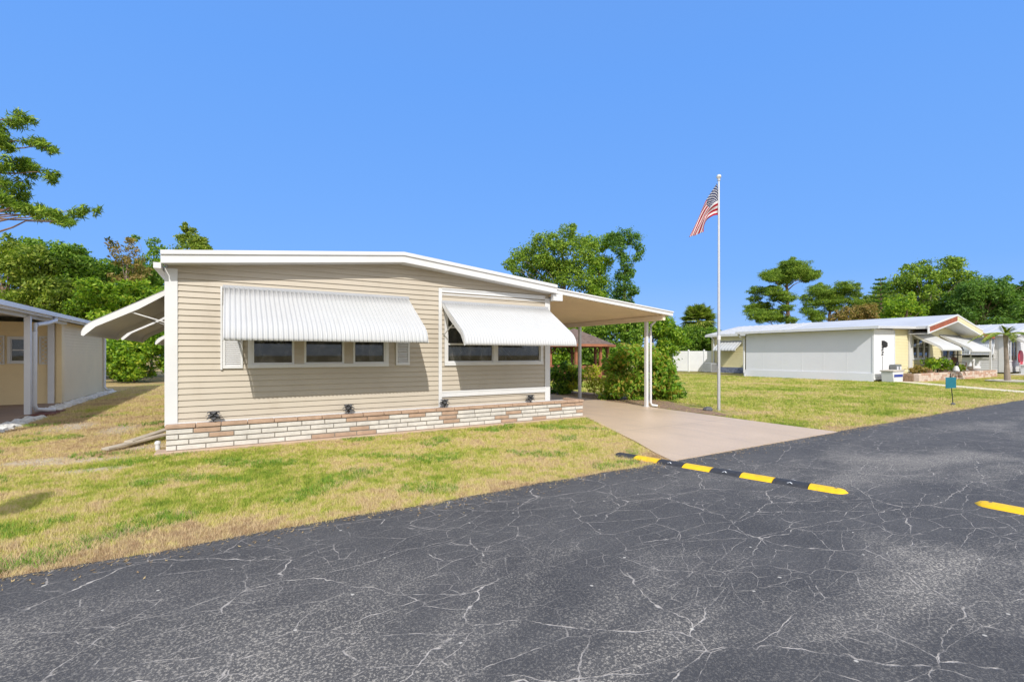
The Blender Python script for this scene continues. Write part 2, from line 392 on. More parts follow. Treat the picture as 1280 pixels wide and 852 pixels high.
# ------------------------------------------------------------------ grass blades (uncountable)
def blades(name, n, region, hgt, wid, dens_pow, per, seed, ref):
    rs = np.random.default_rng(seed)
    x0, x1, y0, y1, keep = region
    pts = []
    tot = 0
    while tot < n:
        x = rs.uniform(x0, x1, 60000); y = rs.uniform(y0, y1, 60000)
        d = np.maximum(x * SN + y * CS, 2.0); l = (x * CS - y * SN) / d
        ok = (rs.random(60000) < np.minimum(1, (ref / d) ** dens_pow)) & (np.abs(l) < 1.35) & keep(x, y)
        for (bx, by, rx, ry) in BARE:
            ok &= ~((((x - bx) / rx) ** 2 + ((y - by) / ry) ** 2 < rs.uniform(.2, 1.3, 60000)) & (rs.random(60000) < .8))
        pts.append(np.stack([x[ok], y[ok]], 1)); tot += int(ok.sum())
    p = np.repeat(np.concatenate(pts)[:n], per, 0)
    N = len(p); d = p[:, 0] * SN + p[:, 1] * CS
    p = p + rs.normal(0, .02, p.shape) * np.maximum(1, d / 8)[:, None]
    a = rs.uniform(0, 2 * np.pi, N); lean = rs.uniform(.2, 1.3, N)
    sc = np.clip(d / 7, .85, 4)
    h = hgt * rs.uniform(.5, 1.3, N) * np.clip(d / 9, 1, 1.5); wd = wid * rs.uniform(.7, 1.3, N) * sc
    dx, dy = np.cos(a), np.sin(a); b = a + rs.uniform(-.9, .9, N) + np.pi / 2
    V = np.zeros((N, 3, 3))
    V[:, 0, 0] = p[:, 0] - np.cos(b) * wd; V[:, 0, 1] = p[:, 1] - np.sin(b) * wd
    V[:, 1, 0] = p[:, 0] + np.cos(b) * wd; V[:, 1, 1] = p[:, 1] + np.sin(b) * wd
    V[:, 2, 0] = p[:, 0] + dx * h * lean; V[:, 2, 1] = p[:, 1] + dy * h * lean; V[:, 2, 2] = h
    V[:, :2, 2] = -.004
    return raw_mesh(name, V.reshape(-1, 3), 3, BLADE)
def raw_mesh(name, V, k_, mat, parent=None):
    N = len(V) // k_
    if parent is not None: V = V - np.array(base_of(parent))
    me = bpy.data.meshes.new(name)
    me.vertices.add(len(V)); me.vertices.foreach_set('co', V.astype(np.float32).ravel())
    me.loops.add(N * k_); me.loops.foreach_set('vertex_index', np.arange(N * k_, dtype=np.int32))
    me.polygons.add(N); me.polygons.foreach_set('loop_start', np.arange(0, N * k_, k_, dtype=np.int32))
    me.materials.append(mat); me.update(calc_edges=True)
    o = bpy.data.objects.new(name, me); COL.objects.link(o)
    if parent is not None: o.parent = parent
    return o
def edge_np(x): return 4.77 + .014 * np.clip(x, -8, 17) + .018 * np.sin(x * 2.3) + .012 * np.sin(x * 5.9 + 1)
def keep_front(x, y):
    dl = np.where(y < 7.65, 5.62 + (y - 4.85) * .50, 7.0 + (y - 7.65) * .45)
    house = (x > -.95) & (y > 9.30)
    rag = .02 + .07 * (np.sin(x * 3.1) * np.sin(x * 7.7 + 2) > .1) * np.random.default_rng(8).random(len(x)) ** 2
    return (y > edge_np(x) - rag) & (x < dl) & ~house & ~((x < -4.0) & (y > 11.5))
gb = blades('grass', 85000, (-6.5, 7.6, 4.6, 30, keep_front), .040, .0030, 1.9, 5, 1, 5.0)
tag(gb, kind='stuff')
def keep_right(x, y):
    dr = np.where(y < 10, 10.72 + (y - 5) * .035, 10.95)
    bed = (x < dr + 1.9 - .4 * (y < 9.5)) & (y > 7.6)
    h1 = (x > 32.5) & (y > 12.3)
    xx = 27.6 + (y - 5.05) * .80
    walk = (x > xx) & (x < xx + 1.1) & (y < 12.2)
    return (y > edge_np(x) - .015) & (x > dr) & ~(bed & (np.random.default_rng(3).random(len(x)) < .93)) & ~h1 & ~walk
gb2 = blades('grass', 90000, (10.7, 52, 4.8, 38, keep_right), .040, .0030, 1.5, 4, 2, 11.0)
tag(gb2, kind='stuff')

WEED = leaf_mat('weed_leaf', [(.04, .09, .012), (.07, .14, .016), (.10, .18, .02), (.14, .22, .03)], .3)
def keep_weed(x, y):
    return keep_front(x, y) & (np.sin(x * 2.1 + 1.3 * np.sin(y * 1.7)) * np.sin(y * 3.3 + 1.1 * np.sin(x * 2.9)) > .55) & (y > edge_np(x) + .12)
BLADE_KEEP, BLADE = BLADE, WEED
wd = blades('weeds', 1900, (-6.5, 7.6, 4.6, 16, keep_weed), .050, .0048, 1.4, 12, 5, 5.5)
BLADE = BLADE_KEEP; tag(wd, kind='stuff')
rs = np.random.default_rng(9); NL = 2600                         # clippings and leaf litter along the kerb and drive edges
lx = rs.uniform(-4, 20, NL); ly = edge_np(lx) - rs.exponential(.10, NL)
q = np.zeros((NL, 4, 3)); aa = rs.uniform(0, 6.28, NL); ll = rs.uniform(.006, .022, NL); lw = ll * rs.uniform(.25, .5, NL)
for i_, (u_, w_) in enumerate(((-1, 0), (0, -1), (1, 0), (0, 1))):
    q[:, i_, 0] = lx + np.cos(aa) * ll * u_ - np.sin(aa) * lw * w_; q[:, i_, 1] = ly + np.sin(aa) * ll * u_ + np.cos(aa) * lw * w_; q[:, i_, 2] = .016 + (i_ == 2) * .008
tag(raw_mesh('leaf_litter', q.reshape(-1, 3), 4, leaf_mat('dry_litter', [(.10, .07, .04), (.16, .11, .06), (.22, .16, .08), (.26, .2, .1)], .1)), kind='stuff')
# ------------------------------------------------------------------ siding
def clip(poly, f):
    out = []
    for i, p in enumerate(poly):
        q = poly[(i + 1) % len(poly)]; a, b = f(p), f(q)
        if a >= 0: out.append(p)
        if (a >= 0) != (b >= 0):
            t = a / (a - b); out.append((p[0] + (q[0] - p[0]) * t, p[1] + (q[1] - p[1]) * t))
    return out
def siding(mb, origin, u, nrm, length, z0, z1, lap=.1016, top=None, holes=(), depth=.021, mi=0):
    """lap siding: rows with a slanted face and a small return at the foot. top: list of (a,b) with z <= a + b*s"""
    ox, oy = origin; z = z0
    while z < z1 - 1e-4:
        zt = min(z + lap, z1)
        segs = [(0, length, z, zt)]
        for (s0, s1, h0, h1) in holes:
            ns = []
            for (a, b, c, d) in segs:
                if h1 <= c or h0 >= d or s1 <= a or s0 >= b: ns.append((a, b, c, d)); continue
                if s0 > a: ns.append((a, s0, c, d))
                if s1 < b: ns.append((s1, b, c, d))
                m0, m1 = max(a, s0), min(b, s1)
                if h0 > c: ns.append((m0, m1, c, h0))
                if h1 < d: ns.append((m0, m1, h1, d))
            segs = ns
        for (a, b, c, d) in segs:
            poly = [(a, c), (b, c), (b, d), (a, d)]
            for (ta, tb) in (top or []): poly = clip(poly, lambda p: ta + tb * p[0] - p[1])
            if len(poly) < 3: continue
            def pt(s, zz):
                o = depth * (1 - (zz - z) / lap)
                return (ox + u[0] * s + nrm[0] * o, oy + u[1] * s + nrm[1] * o, zz)
            mb.add([pt(*p) for p in poly], [tuple(range(len(poly)))], mi)
            if abs(c - z) < 1e-6:
                lo = [p for p in poly if abs(p[1] - c) < 1e-6]
                if len(lo) == 2:
                    A, B = pt(*lo[0]), pt(*lo[1])
                    mb.add([A, B, (ox + u[0] * lo[1][0], oy + u[1] * lo[1][0], c), (ox + u[0] * lo[0][0], oy + u[1] * lo[0][0], c)], [(0, 1, 2, 3)], mi)
        z = zt

AWN_PROF = [(.02, 2.77), (.30, 2.585), (.60, 2.39), (.90, 2.195), (1.0, 2.13), (1.07, 2.075), (1.125, 2.01), (1.16, 1.94), (1.175, 1.87), (1.18, 1.82)]
STRAIGHT = [(.02, 2.77), (.30, 2.60), (.60, 2.42), (.90, 2.24), (1.03, 2.165), (1.09, 2.125), (1.14, 2.075), (1.175, 2.02), (1.19, 1.97), (1.195, 1.92)]
def awning(parent, orient, a0, a1, wall, arm=True, pitch=.06, amp=.006, dz=0, scale=1.0, panels=(True, True), mat=None, profile=None):
    """metal awning. orient: function (s, out, z) -> world"""
    mat = mat or AWN
    prof = [(o * scale, 2.77 - (2.77 - z) * scale + dz) for o, z in (profile or AWN_PROF)]
    ns = max(8, int((a1 - a0) / pitch * 8)); mb = MB(); vs_ = []
    for i in range(ns + 1):
        s = a0 + (a1 - a0) * i / ns; r = amp * math.cos(2 * math.pi * (s - a0) / pitch)
        r = max(r, -amp * .55)
        for j, (o, z) in enumerate(prof):
            p0, p1 = prof[max(j - 1, 0)], prof[min(j + 1, len(prof) - 1)]
            t = Vector((p1[0] - p0[0], p1[1] - p0[1])).normalized(); nn = Vector((-t.y, t.x))
            vs_.append(orient(s, o + nn.x * r, z + nn.y * r))
    m = len(prof)
    mb.add(vs_, [(i * m + j, (i + 1) * m + j, (i + 1) * m + j + 1, i * m + j + 1) for i in range(ns) for j in range(m - 1)])
    aw = mb.build('awning', mat, parent)
    so_ = aw.modifiers.new('sheet', 'SOLIDIFY'); so_.thickness = .003; so_.offset = 0
    for e, on in ((a0, panels[0]), (a1, panels[1])):
        if not on: continue
        pm = MB(); d_ = .008 if e == a1 else -.008
        upper = [(o, z - .004) for o, z in prof]
        lower = [(prof[-1][0] - .03, prof[-1][1] - .015), (prof[4][0] - .02, prof[4][1] - .10), (.45 * scale, prof[2][1] - .04), (.04, prof[0][1] - .10)]
        pts = upper + lower
        vs2 = [orient(e, o, z) for o, z in pts] + [orient(e + d_, o, z) for o, z in pts]
        nn = len(pts)
        pm.add(vs2, [tuple(range(nn)), tuple(range(nn, 2 * nn))[::-1]] + [(i, (i + 1) % nn, nn + (i + 1) % nn, nn + i) for i in range(nn)])
        pm.build('side_panel', WHITE, aw)
    rb = MB()
    rb.add([orient(s, o, z) for s in (a0 - .02, a1 + .02) for o in (-.02, .045) for z in (prof[0][1] - .02, prof[0][1] + .035)],
           [(0, 1, 3, 2), (4, 6, 7, 5), (0, 4, 5, 1), (2, 3, 7, 6), (0, 2, 6, 4), (1, 5, 7, 3)])
    rb.build('wall_rail', RAIL_GREY, aw)
    if arm:
        for e in (a0 + .03, a1 - .03):
            t = MB(); t.tube([orient(e, .0, prof[-1][1] + .22 * scale), orient(e, .66 * scale, prof[2][1] - .06)], .011, 6)
            t.build('arm', WHITE, aw)
    return aw

def window_front(parent, x0, x1, z0, z1, y, cols, rails=(), frame=.055, glass=None, mull=.07, mat=None, proud=.035, name='window'):
    """window in a wall facing -Y: frame mesh with its panes as sub-parts"""
    mat = mat or WHITE; f = MB(); a, b = y - proud, y + .06
    f.box(x0, x1, a, b, z1 - frame, z1); f.box(x0, x1, a - .012, b, z0, z0 + frame)
    f.box(x0, x0 + frame, a, b, z0 + frame, z1 - frame); f.box(x1 - frame, x1, a, b, z0 + frame, z1 - frame)
    cells = []; xs_ = [x0 + frame] + [c for c in cols] + [x1 - frame]
    for i in range(len(xs_) - 1):
        l = xs_[i] + (mull / 2 if i else 0); r = xs_[i + 1] - (mull / 2 if i < len(xs_) - 2 else 0)
        if i: f.box(xs_[i] - mull / 2, l, a + .004, b, z0 + frame, z1 - frame)
        f_in = .022
        f.box(l, r, y + .0, y + .035, z0 + frame, z0 + frame + f_in); f.box(l, r, y, y + .035, z1 - frame - f_in, z1 - frame)
        f.box(l, l + f_in, y, y + .035, z0 + frame + f_in, z1 - frame - f_in); f.box(r - f_in, r, y, y + .035, z0 + frame + f_in, z1 - frame - f_in)
        for rz in rails: f.box(l + f_in, r - f_in, y - .004, y + .035, rz - .018, rz + .018)
        cells.append((l, r))
    fr = f.build(name, mat, parent)
    for l, r in cells:
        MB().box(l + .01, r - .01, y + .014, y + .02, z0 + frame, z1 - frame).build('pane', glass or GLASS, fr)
    return fr

# ================================================================== MAIN HOUSE
YW = 9.6; HX0, HX1 = -.87, 6.80; HY1 = 23.0
house = thing('mobile_home', 'tan lap-sided mobile home with two white metal awnings across its front', 'house', (3.0, 9.6, 0))
APEX = 3.02
def roof_z(x): return 3.25 + (x - HX0) * (.40 / (APEX - HX0)) if x < APEX else 3.65 - (x - APEX) * (.37 / (HX1 - APEX))
fw = MB()
H1 = (.28, 2.79, 1.36, 2.40); H2 = (4.02, 6.62, 1.36, 2.62)
siding(fw, (HX0, YW), (1, 0), (0, -1), HX1 - HX0, .43, 3.7, top=[(3.22, .1028), (3.62 + .0979 * (APEX - HX0), -.0979)],
       holes=[(a - HX0, b - HX0, c, d) for a, b, c, d in (H1, H2)])
fw.build('front_wall', SIDING, house, smooth=False, fix=False)
for nm, x, sgn in (('left', HX0, -1), ('right', HX1, 1)):
    sw = MB(); siding(sw, (x, YW), (0, 1), (sgn, 0), HY1 - YW, .43, 3.25)
    sw.build('side_wall', SIDING, house, smooth=False, fix=False)
MB().box(HX0, HX1, HY1 - .02, HY1, .0, 3.3).build('rear_wall', SIDING, house)
sk = MB(); sk.box(HX0 + .02, HX1 - .02, YW + .03, YW + .08, 0, .45); sk.box(HX0 + .01, HX0 + .05, YW + .08, HY1 - .03, 0, .45); sk.box(HX1 - .05, HX1 - .01, YW + .08, HY1 - .03, 0, .45)
sk.build('skirting', SIDING, house)
it = MB(); it.box(HX0 + .05, HX1 - .05, YW + .1, HY1 - .05, .5, .55); it.box(HX0 + .06, HX1 - .06, YW + 3.2, YW + 3.3, .55, 3.15)
it.box(HX0 + .06, HX1 - .06, YW + .1, YW + 3.2, 2.95, 3.0); it.box(3.3, 3.4, YW + .1, YW + 3.2, .55, 2.95)
it.build('interior_room', INTERIOR, house)
# roof slab with raised ribs
rf = MB(); T = .17
for (xa, xb) in ((HX0 - .06, APEX), (APEX, HX1 + .04)):
    za, zb = roof_z(xa), roof_z(xb)
    rf.prism([(xa, 9.33, za - T), (xb, 9.33, zb - T), (xb, 9.33, zb), (xa, 9.33, za)], (0, HY1 + .3 - 9.33, 0))
    y = 9.8
    while y < HY1:
        rf.prism([(xa, y, za + .001), (xb, y, zb + .001), (xb, y, zb + .03), (xa, y, za + .03)], (0, .04, 0)); y += .4
rf.build('roof', ROOF_METAL, house, smooth=False)
# front rake: broad face with a proud drip edge and a soffit
fa = MB()
for (xa, xb) in ((HX0 - .07, APEX), (APEX, HX1 + .04)):
    za, zb = roof_z(xa), roof_z(xb)
    fa.prism([(xa, 9.30, za - .185), (xb, 9.30, zb - .185), (xb, 9.30, zb - .045), (xa, 9.30, za - .045)], (0, .03, 0))
    fa.prism([(xa, 9.272, za - .05), (xb, 9.272, zb - .05), (xb, 9.272, zb + .018), (xa, 9.272, za + .018)], (0, .06, 0))
    fa.prism([(xa, 9.283, za - .188), (xb, 9.283, zb - .188), (xb, 9.283, zb - .170), (xa, 9.283, za - .170)], (0, .016, 0))
fa.build('fascia', WHITE, house, smooth=False)
sf = MB()
for (xa, xb) in ((HX0 + .0, APEX), (APEX, HX1)):
    za, zb = roof_z(xa) - .172, roof_z(xb) - .172
    sf.prism([(xa, 9.332, za - .01), (xb, 9.332, zb - .01), (xb, 9.332, zb), (xa, 9.332, za)], (0, .27, 0))
sf.build('soffit', WHITE, house, smooth=False)
# corner boards
cb = MB(); cb.box(HX0 - .045, HX0 + .13, YW - .03, YW - .016, .42, 3.02); cb.box(HX0 - .045, HX0 - .02, YW - .016, YW + .12, .42, 3.02)
cb.build('corner_board', WHITE, house)
cb = MB(); cb.box(HX1 - .12, HX1 + .03, YW - .03, YW - .016, .44, 2.98); cb.box(HX1 + .016, HX1 + .03, YW - .016, YW + .12, .44, 2.98)
cb.build('corner_board', WHITE, house)
gt = MB(); gt.box(HX0 - .17, HX0 - .07, 9.36, HY1, 2.98, 3.07)
gt.build('gutter', WHITE, house)
tb = MB(); tb.box(3.88, 3.955, YW - .035, YW - .014, .46, 3.04); tb.build('trim_strip', WHITE, house)
tb = MB(); tb.box(3.955, HX1 - .12, YW - .030, YW - .014, 2.955, 3.04); tb.box(3.955, HX1 - .12, YW - .045, YW - .031, 3.02, 3.045); tb.box(3.955, HX1 - .12, YW - .03, YW - .014, 2.90, 2.925)
tb.build('trim_strip', WHITE, house)
tb = MB(); tb.box(3.955, HX1 - .12, YW - .05, YW - .014, .68, .80); tb.box(3.955, HX1 - .12, YW - .058, YW - .051, .775, .805); tb.build('trim_strip', WHITE, house)
bs = MB(); bs.box(HX0 + .13, HX1 - .12, YW - .024, YW - .014, .42, .47); bs.build('starter_strip', WHITE, house)
# window 1: three lights with siding-coloured posts between
w1 = MB(); y0, y1 = YW - .04, YW + .06
w1.box(.28, 2.79, y0 - .015, y1, 1.36, 1.425); w1.box(.28, .34, y0, y1, 1.425, 2.40); w1.box(2.73, 2.79, y0, y1, 1.425, 2.40); w1.box(.34, 2.73, y0, y1, 2.34, 2.40)
cells = [(.34, 1.03), (1.20, 1.92), (2.09, 2.73)]
for l, r in cells:
    for q in ((l, l + .035), (r - .035, r)): w1.box(q[0], q[1], y0 + .01, y1, 1.425, 2.34)
    w1.box(l + .035, r - .035, y0 + .012, y1, 1.425, 1.455)
W1 = w1.build('window', WHITE, house)
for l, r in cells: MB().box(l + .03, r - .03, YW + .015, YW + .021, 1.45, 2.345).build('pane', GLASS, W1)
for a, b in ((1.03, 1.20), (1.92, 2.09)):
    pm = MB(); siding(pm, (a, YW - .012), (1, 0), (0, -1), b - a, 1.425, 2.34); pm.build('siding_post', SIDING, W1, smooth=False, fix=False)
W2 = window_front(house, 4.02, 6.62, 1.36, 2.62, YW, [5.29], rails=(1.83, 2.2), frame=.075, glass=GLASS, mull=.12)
def drape(x0, x1, y, z0, z1, mat, nm='curtain'):
    c = MB(); n_ = int((x1 - x0) / .02); vs_ = []
    for i in range(n_ + 1):
        x = x0 + (x1 - x0) * i / n_; yy = y + .02 * math.sin(i * .9)
        vs_ += [(x, yy, z0), (x, yy, z1), (x, yy + .004, z0), (x, yy + .004, z1)]
    c.add(vs_, [(4 * i, 4 * i + 4, 4 * i + 5, 4 * i + 1) for i in range(n_)] + [(4 * i + 2, 4 * i + 3, 4 * i + 7, 4 * i + 6) for i in range(n_)])
    return c.build(nm, mat, house)
drape(4.12, 4.50, YW + .16, 1.3, 2.66, CURTAIN); drape(5.0, 5.2, YW + .16, 1.3, 2.66, CURTAIN)
vb = MB()
for x0_, x1_ in ((.42, .62), (.74, .92)): vb.lathe([(.10, 1.80), (.07, 2.0)], ((x0_ + x1_) / 2, YW + .55, 0), 14)
vb.tube([(.52, YW + .55, 2.0), (.52, YW + .55, 2.9)], .008, 6); vb.tube([(.83, YW + .55, 2.0), (.83, YW + .55, 2.9)], .008, 6)
vb.build('hanging_lamp_shade', CURTAIN, house)
drape(.36, .52, YW + .16, 1.3, 2.4, CURTAIN)
drape(2.45, 2.72, YW + .16, 1.3, 2.4, CURTAIN)
rl = MB()                                                    # rail added inside to stand for a stair-shaped reflection in the right pane
rl.tube([(5.78, YW + .9, 1.95), (6.35, YW + .9, 1.42)], .02, 6); rl.tube([(5.80, YW + .9, 1.93), (5.80, YW + .9, .6)], .02, 6); rl.tube([(5.92, YW + .9, 1.82), (5.92, YW + .9, .6)], .014, 6); rl.tube([(6.1, YW + .9, 1.65), (6.1, YW + .9, .6)], .014, 6)
rl.build('reflection_rail', WHITE, house)
# louvred shutters
def shutter(x0, x1, z0, z1):
    s = MB(); s.box(x0, x0 + .035, YW - .045, YW - .014, z0, z1); s.box(x1 - .035, x1, YW - .045, YW - .014, z0, z1)
    s.box(x0 + .035, x1 - .035, YW - .045, YW - .014, z0, z0 + .045); s.box(x0 + .035, x1 - .035, YW - .045, YW - .014, z1 - .045, z1)
    z = z0 + .045
    while z < z1 - .06:
        s.prism([(x0 + .036, YW - .040, z), (x0 + .036, YW - .016, z + .022), (x0 + .036, YW - .016, z + .030), (x0 + .036, YW - .040, z + .008)], (x1 - x0 - .072, 0, 0)); z += .034
    s.box(x0 + .036, x1 - .036, YW - .0155, YW - .0145, z0 + .045, z1 - .045)
    return s.build('shutter', WHITE, house)
shutter(-.10, .20, 1.36, 2.45); shutter(2.94, 3.23, 1.38, 2.45)
sr = MB(); sr.box(-.135, -.105, YW - .05, YW - .015, 1.34, 2.78); sr.build('awning_track', WHITE, house)
front = lambda s, o, z: (s, YW - o, z)
awning(house, front, -.08, 3.20, YW, pitch=.074, amp=.015)
awning(house, front, 3.97, 6.74, YW, pitch=.066, amp=.007, dz=-.03)
side = lambda s, o, z: (HX0 - .02 - o, s, z)
awning(house, side, 10.25, 13.05, HX0, dz=.0, profile=STRAIGHT)
awning(house, side, 13.6, 16.4, HX0, dz=.02, profile=STRAIGHT)
awning(house, side, 19.2, 21.0, HX0, dz=.02, profile=STRAIGHT)
for a, b in ((10.4, 12.9), (13.8, 16.2)):
    f = MB(); x = HX0 - .02
    f.box(x - .03, x + .03, a, b, 1.3, 1.37); f.box(x - .03, x + .03, a, b, 2.5, 2.57); f.box(x - .03, x + .03, a, a + .07, 1.37, 2.5); f.box(x - .03, x + .03, b - .07, b, 1.37, 2.5)
    f.box(x - .028, x + .03, (a + b) / 2 - .035, (a + b) / 2 + .035, 1.37, 2.5)
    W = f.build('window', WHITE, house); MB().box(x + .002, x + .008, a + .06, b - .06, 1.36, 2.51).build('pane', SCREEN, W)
# carport on the right side
def cz(x): return 3.16 - (x - HX1) * .0885
cp = MB(); CY0, CY1 = 9.46, 17.2; CX1 = 10.98
cp.prism([(HX1 + .02, CY0, cz(HX1) - .02), (CX1, CY0, cz(CX1) - .02), (CX1, CY0, cz(CX1) + .06), (HX1 + .02, CY0, cz(HX1) + .06)], (0, CY1 - CY0, 0))
y = CY0 + .05
while y < CY1 - .1:                                            # ribs of the ceiling pans
    cp.prism([(HX1 + .05, y, cz(HX1 + .05) - .060), (CX1 - .03, y, cz(CX1 - .03) - .060), (CX1 - .03, y, cz(CX1 - .03) - .021), (HX1 + .05, y, cz(HX1 + .05) - .021)], (0, .022, 0)); y += .155
CP = cp.build('carport', BEIGE_CEIL, house, smooth=False)
cr = MB(); cr.prism([(HX1 + .02, CY0 + .02, cz(HX1) + .0605), (CX1, CY0 + .02, cz(CX1) + .0605), (CX1, CY0 + .02, cz(CX1) + .068), (HX1 + .02, CY0 + .02, cz(HX1) + .068)], (0, CY1 - CY0 - .04, 0))
cr.build('roof_sheet', ROOF_METAL, CP, smooth=False)
cf = MB()
cf.prism([(HX1 + .045, CY0 - .045, cz(HX1) - .05), (CX1 + .14, CY0 - .045, cz(CX1 + .14) - .05), (CX1 + .14, CY0 - .045, cz(CX1 + .14) + .065), (HX1 + .045, CY0 - .045, cz(HX1) + .065)], (0, .04, 0))
cf.prism([(HX1 + .045, CY0 - .07, cz(HX1) + .045), (CX1 + .15, CY0 - .07, cz(CX1 + .15) + .045), (CX1 + .15, CY0 - .07, cz(CX1 + .15) + .08), (HX1 + .045, CY0 - .07, cz(HX1) + .08)], (0, .07, 0))
cf.build('carport_fascia', WHITE, CP, smooth=False)
cg = MB(); cg.box(CX1 + .002, CX1 + .12, CY0, CY1, cz(CX1) - .06, cz(CX1) + .05); cg.build('gutter', WHITE, CP)
bm_ = MB(); bm_.box(10.80, 10.90, CY0 + .05, CY1 - .05, 2.60, cz(10.85) - .061); bm_.build('beam', BEIGE_CEIL, CP)
for (x, y) in ((10.85, 10.19), (10.92, 13.45), (10.9, 16.7)):
    p = MB(); p.box(x - .045, x + .045, y - .045, y + .045, .0, 2.60); p.box(x - .07, x + .07, y - .07, y + .07, .02, .035); p.build('post', WHITE, CP, bevel=.006)
ds = MB(); ds.tube([(11.04, 10.0, 2.72), (11.04, 10.02, 2.60), (10.97, 10.12, 2.48), (10.965, 10.13, 2.3), (10.965, 10.13, .14), (11.0, 10.10, .07), (11.12, 10.0, .05)], .035, 10)
ds.build('downspout', WHITE, CP)
bx = MB(); bx.box(HX1 - .02, HX1 + .26, 9.36, 9.46, 2.92, 3.08); bx.box(HX1 + .05, HX1 + .16, 9.46, HY1, 2.93, 3.04); bx.build('gutter_box', WHITE, house)

# ------------------------------------------------------------------ brick planter
PX0, PX1, PY = HX0 - .01, 7.70, 9.35
pl = thing('brick_planter', 'low planter of white and tan slump bricks running along the front of the tan house', 'planter', (3.4, 9.45, 0))
MB().box(PX0 - .14, PX1 + .02, PY - .10, YW + .02, -.02, .045).build('footing', CONC, pl, bevel=.01)
co_ = MB(); co_.box(PX0 + .012, PX1 - .012, PY + .012, PY + .10, .045, .40); co_.box(PX0 + .012, PX0 + .10, PY + .10, YW - .02, .045, .40); co_.box(PX1 - .10, PX1 - .012, PY + .10, YW + .42, .045, .40)
co_.build('mortar_core', MORTAR, pl)
rng = random.Random(11)
bk = MB(); rows = 4; ch = .088
def brick(mb, a, b, z0, z1, fixed, axis, mi, dpt=.014):
    j = rng.uniform(-.003, .003)
    if axis == 'x': mb.box(a, b, fixed - j, fixed + dpt + .02, z0, z1, mi)
    else: mb.box(fixed - .02 - dpt, fixed + j, a, b, z0, z1, mi)
for r in range(rows):
    z0 = .047 + r * ch; x = PX0 - rng.uniform(0, .35) ; x = PX0; first = True
    while x < PX1 - .01:
        L = rng.uniform(.36, .44) if not first else (.10 if r % 2 == 0 else .30) + rng.uniform(0, .08); first = False
        e = min(x + L, PX1)
        if PX1 - e < .08: e = PX1
        brick(bk, x + .005, e - .009, z0 + .005, z0 + ch - .014, PY, 'x', 1 if rng.random() < .19 else 0)
        x = e
    for fx in (PX1,):
        y = PY + .02
        while y < YW + .42:
            e = min(y + .30, YW + .42); brick(bk, y + .004, e - .006, z0 + .004, z0 + ch - .008, fx + .008, 'y', 1 if rng.random() < .3 else 0); y = e
bk.build('brickwork', [BRICK_W, BRICK_T], pl, bevel=.006)
cpb = MB(); x = PX0 - .012
while x < PX1:
    e = min(x + rng.uniform(.34, .42), PX1 + .012)
    if PX1 - e < .1: e = PX1 + .012
    j = rng.uniform(-.004, .004)
    cpb.box(x + .003, e - .005, PY - .018 + j, PY + .14 + j, .402, .462 + rng.uniform(-.003, .003)); x = e
y = PY + .15
while y < YW + .4:
    cpb.box(PX1 - .145, PX1 + .012, y + .003, min(y + .36, YW + .43) - .005, .402, .46); y += .36
cpb.build('cap_course', BRICK_T, pl, bevel=.008)
MB().box(HX1 + .05, PX1 - .15, PY + .15, YW + .42, .30, .415).build('gravel_fill', M('white_gravel', (.68, .66, .62), .95, .35, 30, bump=1, bscale=60), pl)
MB().box(PX0 + .10, HX1 + .05, PY + .15, YW - .02, .30, .415).build('gravel_fill', STONE, pl)

# ------------------------------------------------------------------ solar lamps on the planter
def petal_lamp(x, y, z, label, rz):
    t = thing('solar_lamp', label, 'garden lamp', (x, y, z), 'small dark solar lamps standing on the brick planter')
    s = MB(); s.tube([(x, y, z - .03), (x, y, z + .05)], .008, 6); s.build('stake', DARKMETAL, t)
    h = MB(); h.lathe([(.012, .03), (.034, .045), (.042, .09), (.036, .125), (.012, .14)], (x, y, z), 12); h.build('lamp_body', DARK, t)
    p = MB()
    for lv, (r, zz) in enumerate(((.075, .055), (.085, .09), (.07, .125))):
        for q in range(5):
            a = 2 * math.pi * q / 5 + lv * .6; c, sn = math.cos(a), math.sin(a)
            def o(rr, tt, dz): return (x + c * rr - sn * tt, y + sn * rr + c * tt, z + zz + dz)
            p.add([o(.02, 0, .015), o(.05, .028, .008), o(r, 0, -.012), o(.05, -.028, .008), o(.02, 0, .009), o(.05, .028, .002), o(r, 0, -.018), o(.05, -.028, .002)],
                  [(0, 1, 2, 3), (7, 6, 5, 4), (0, 4, 5, 1), (1, 5, 6, 2), (2, 6, 7, 3), (3, 7, 4, 0)])
    p.build('petal_shade', DARKMETAL, t)
    t.rotation_euler = (0, 0, rz); t.scale = (1.45, 1.45, 1.35)
for (x, lb) in ((-.23, 'dark solar lamp on the planter below the left louvred shutter, nearest the house corner'),
                (1.97, 'dark solar lamp on the planter below the three-pane window'),
                (3.95, 'dark solar lamp on the planter at the foot of the white vertical trim strip'),
                (6.15, 'dark solar lamp on the planter below the right end of the two-light window')):
    petal_lamp(x, PY + .07, .46, lb, x * 1.3)

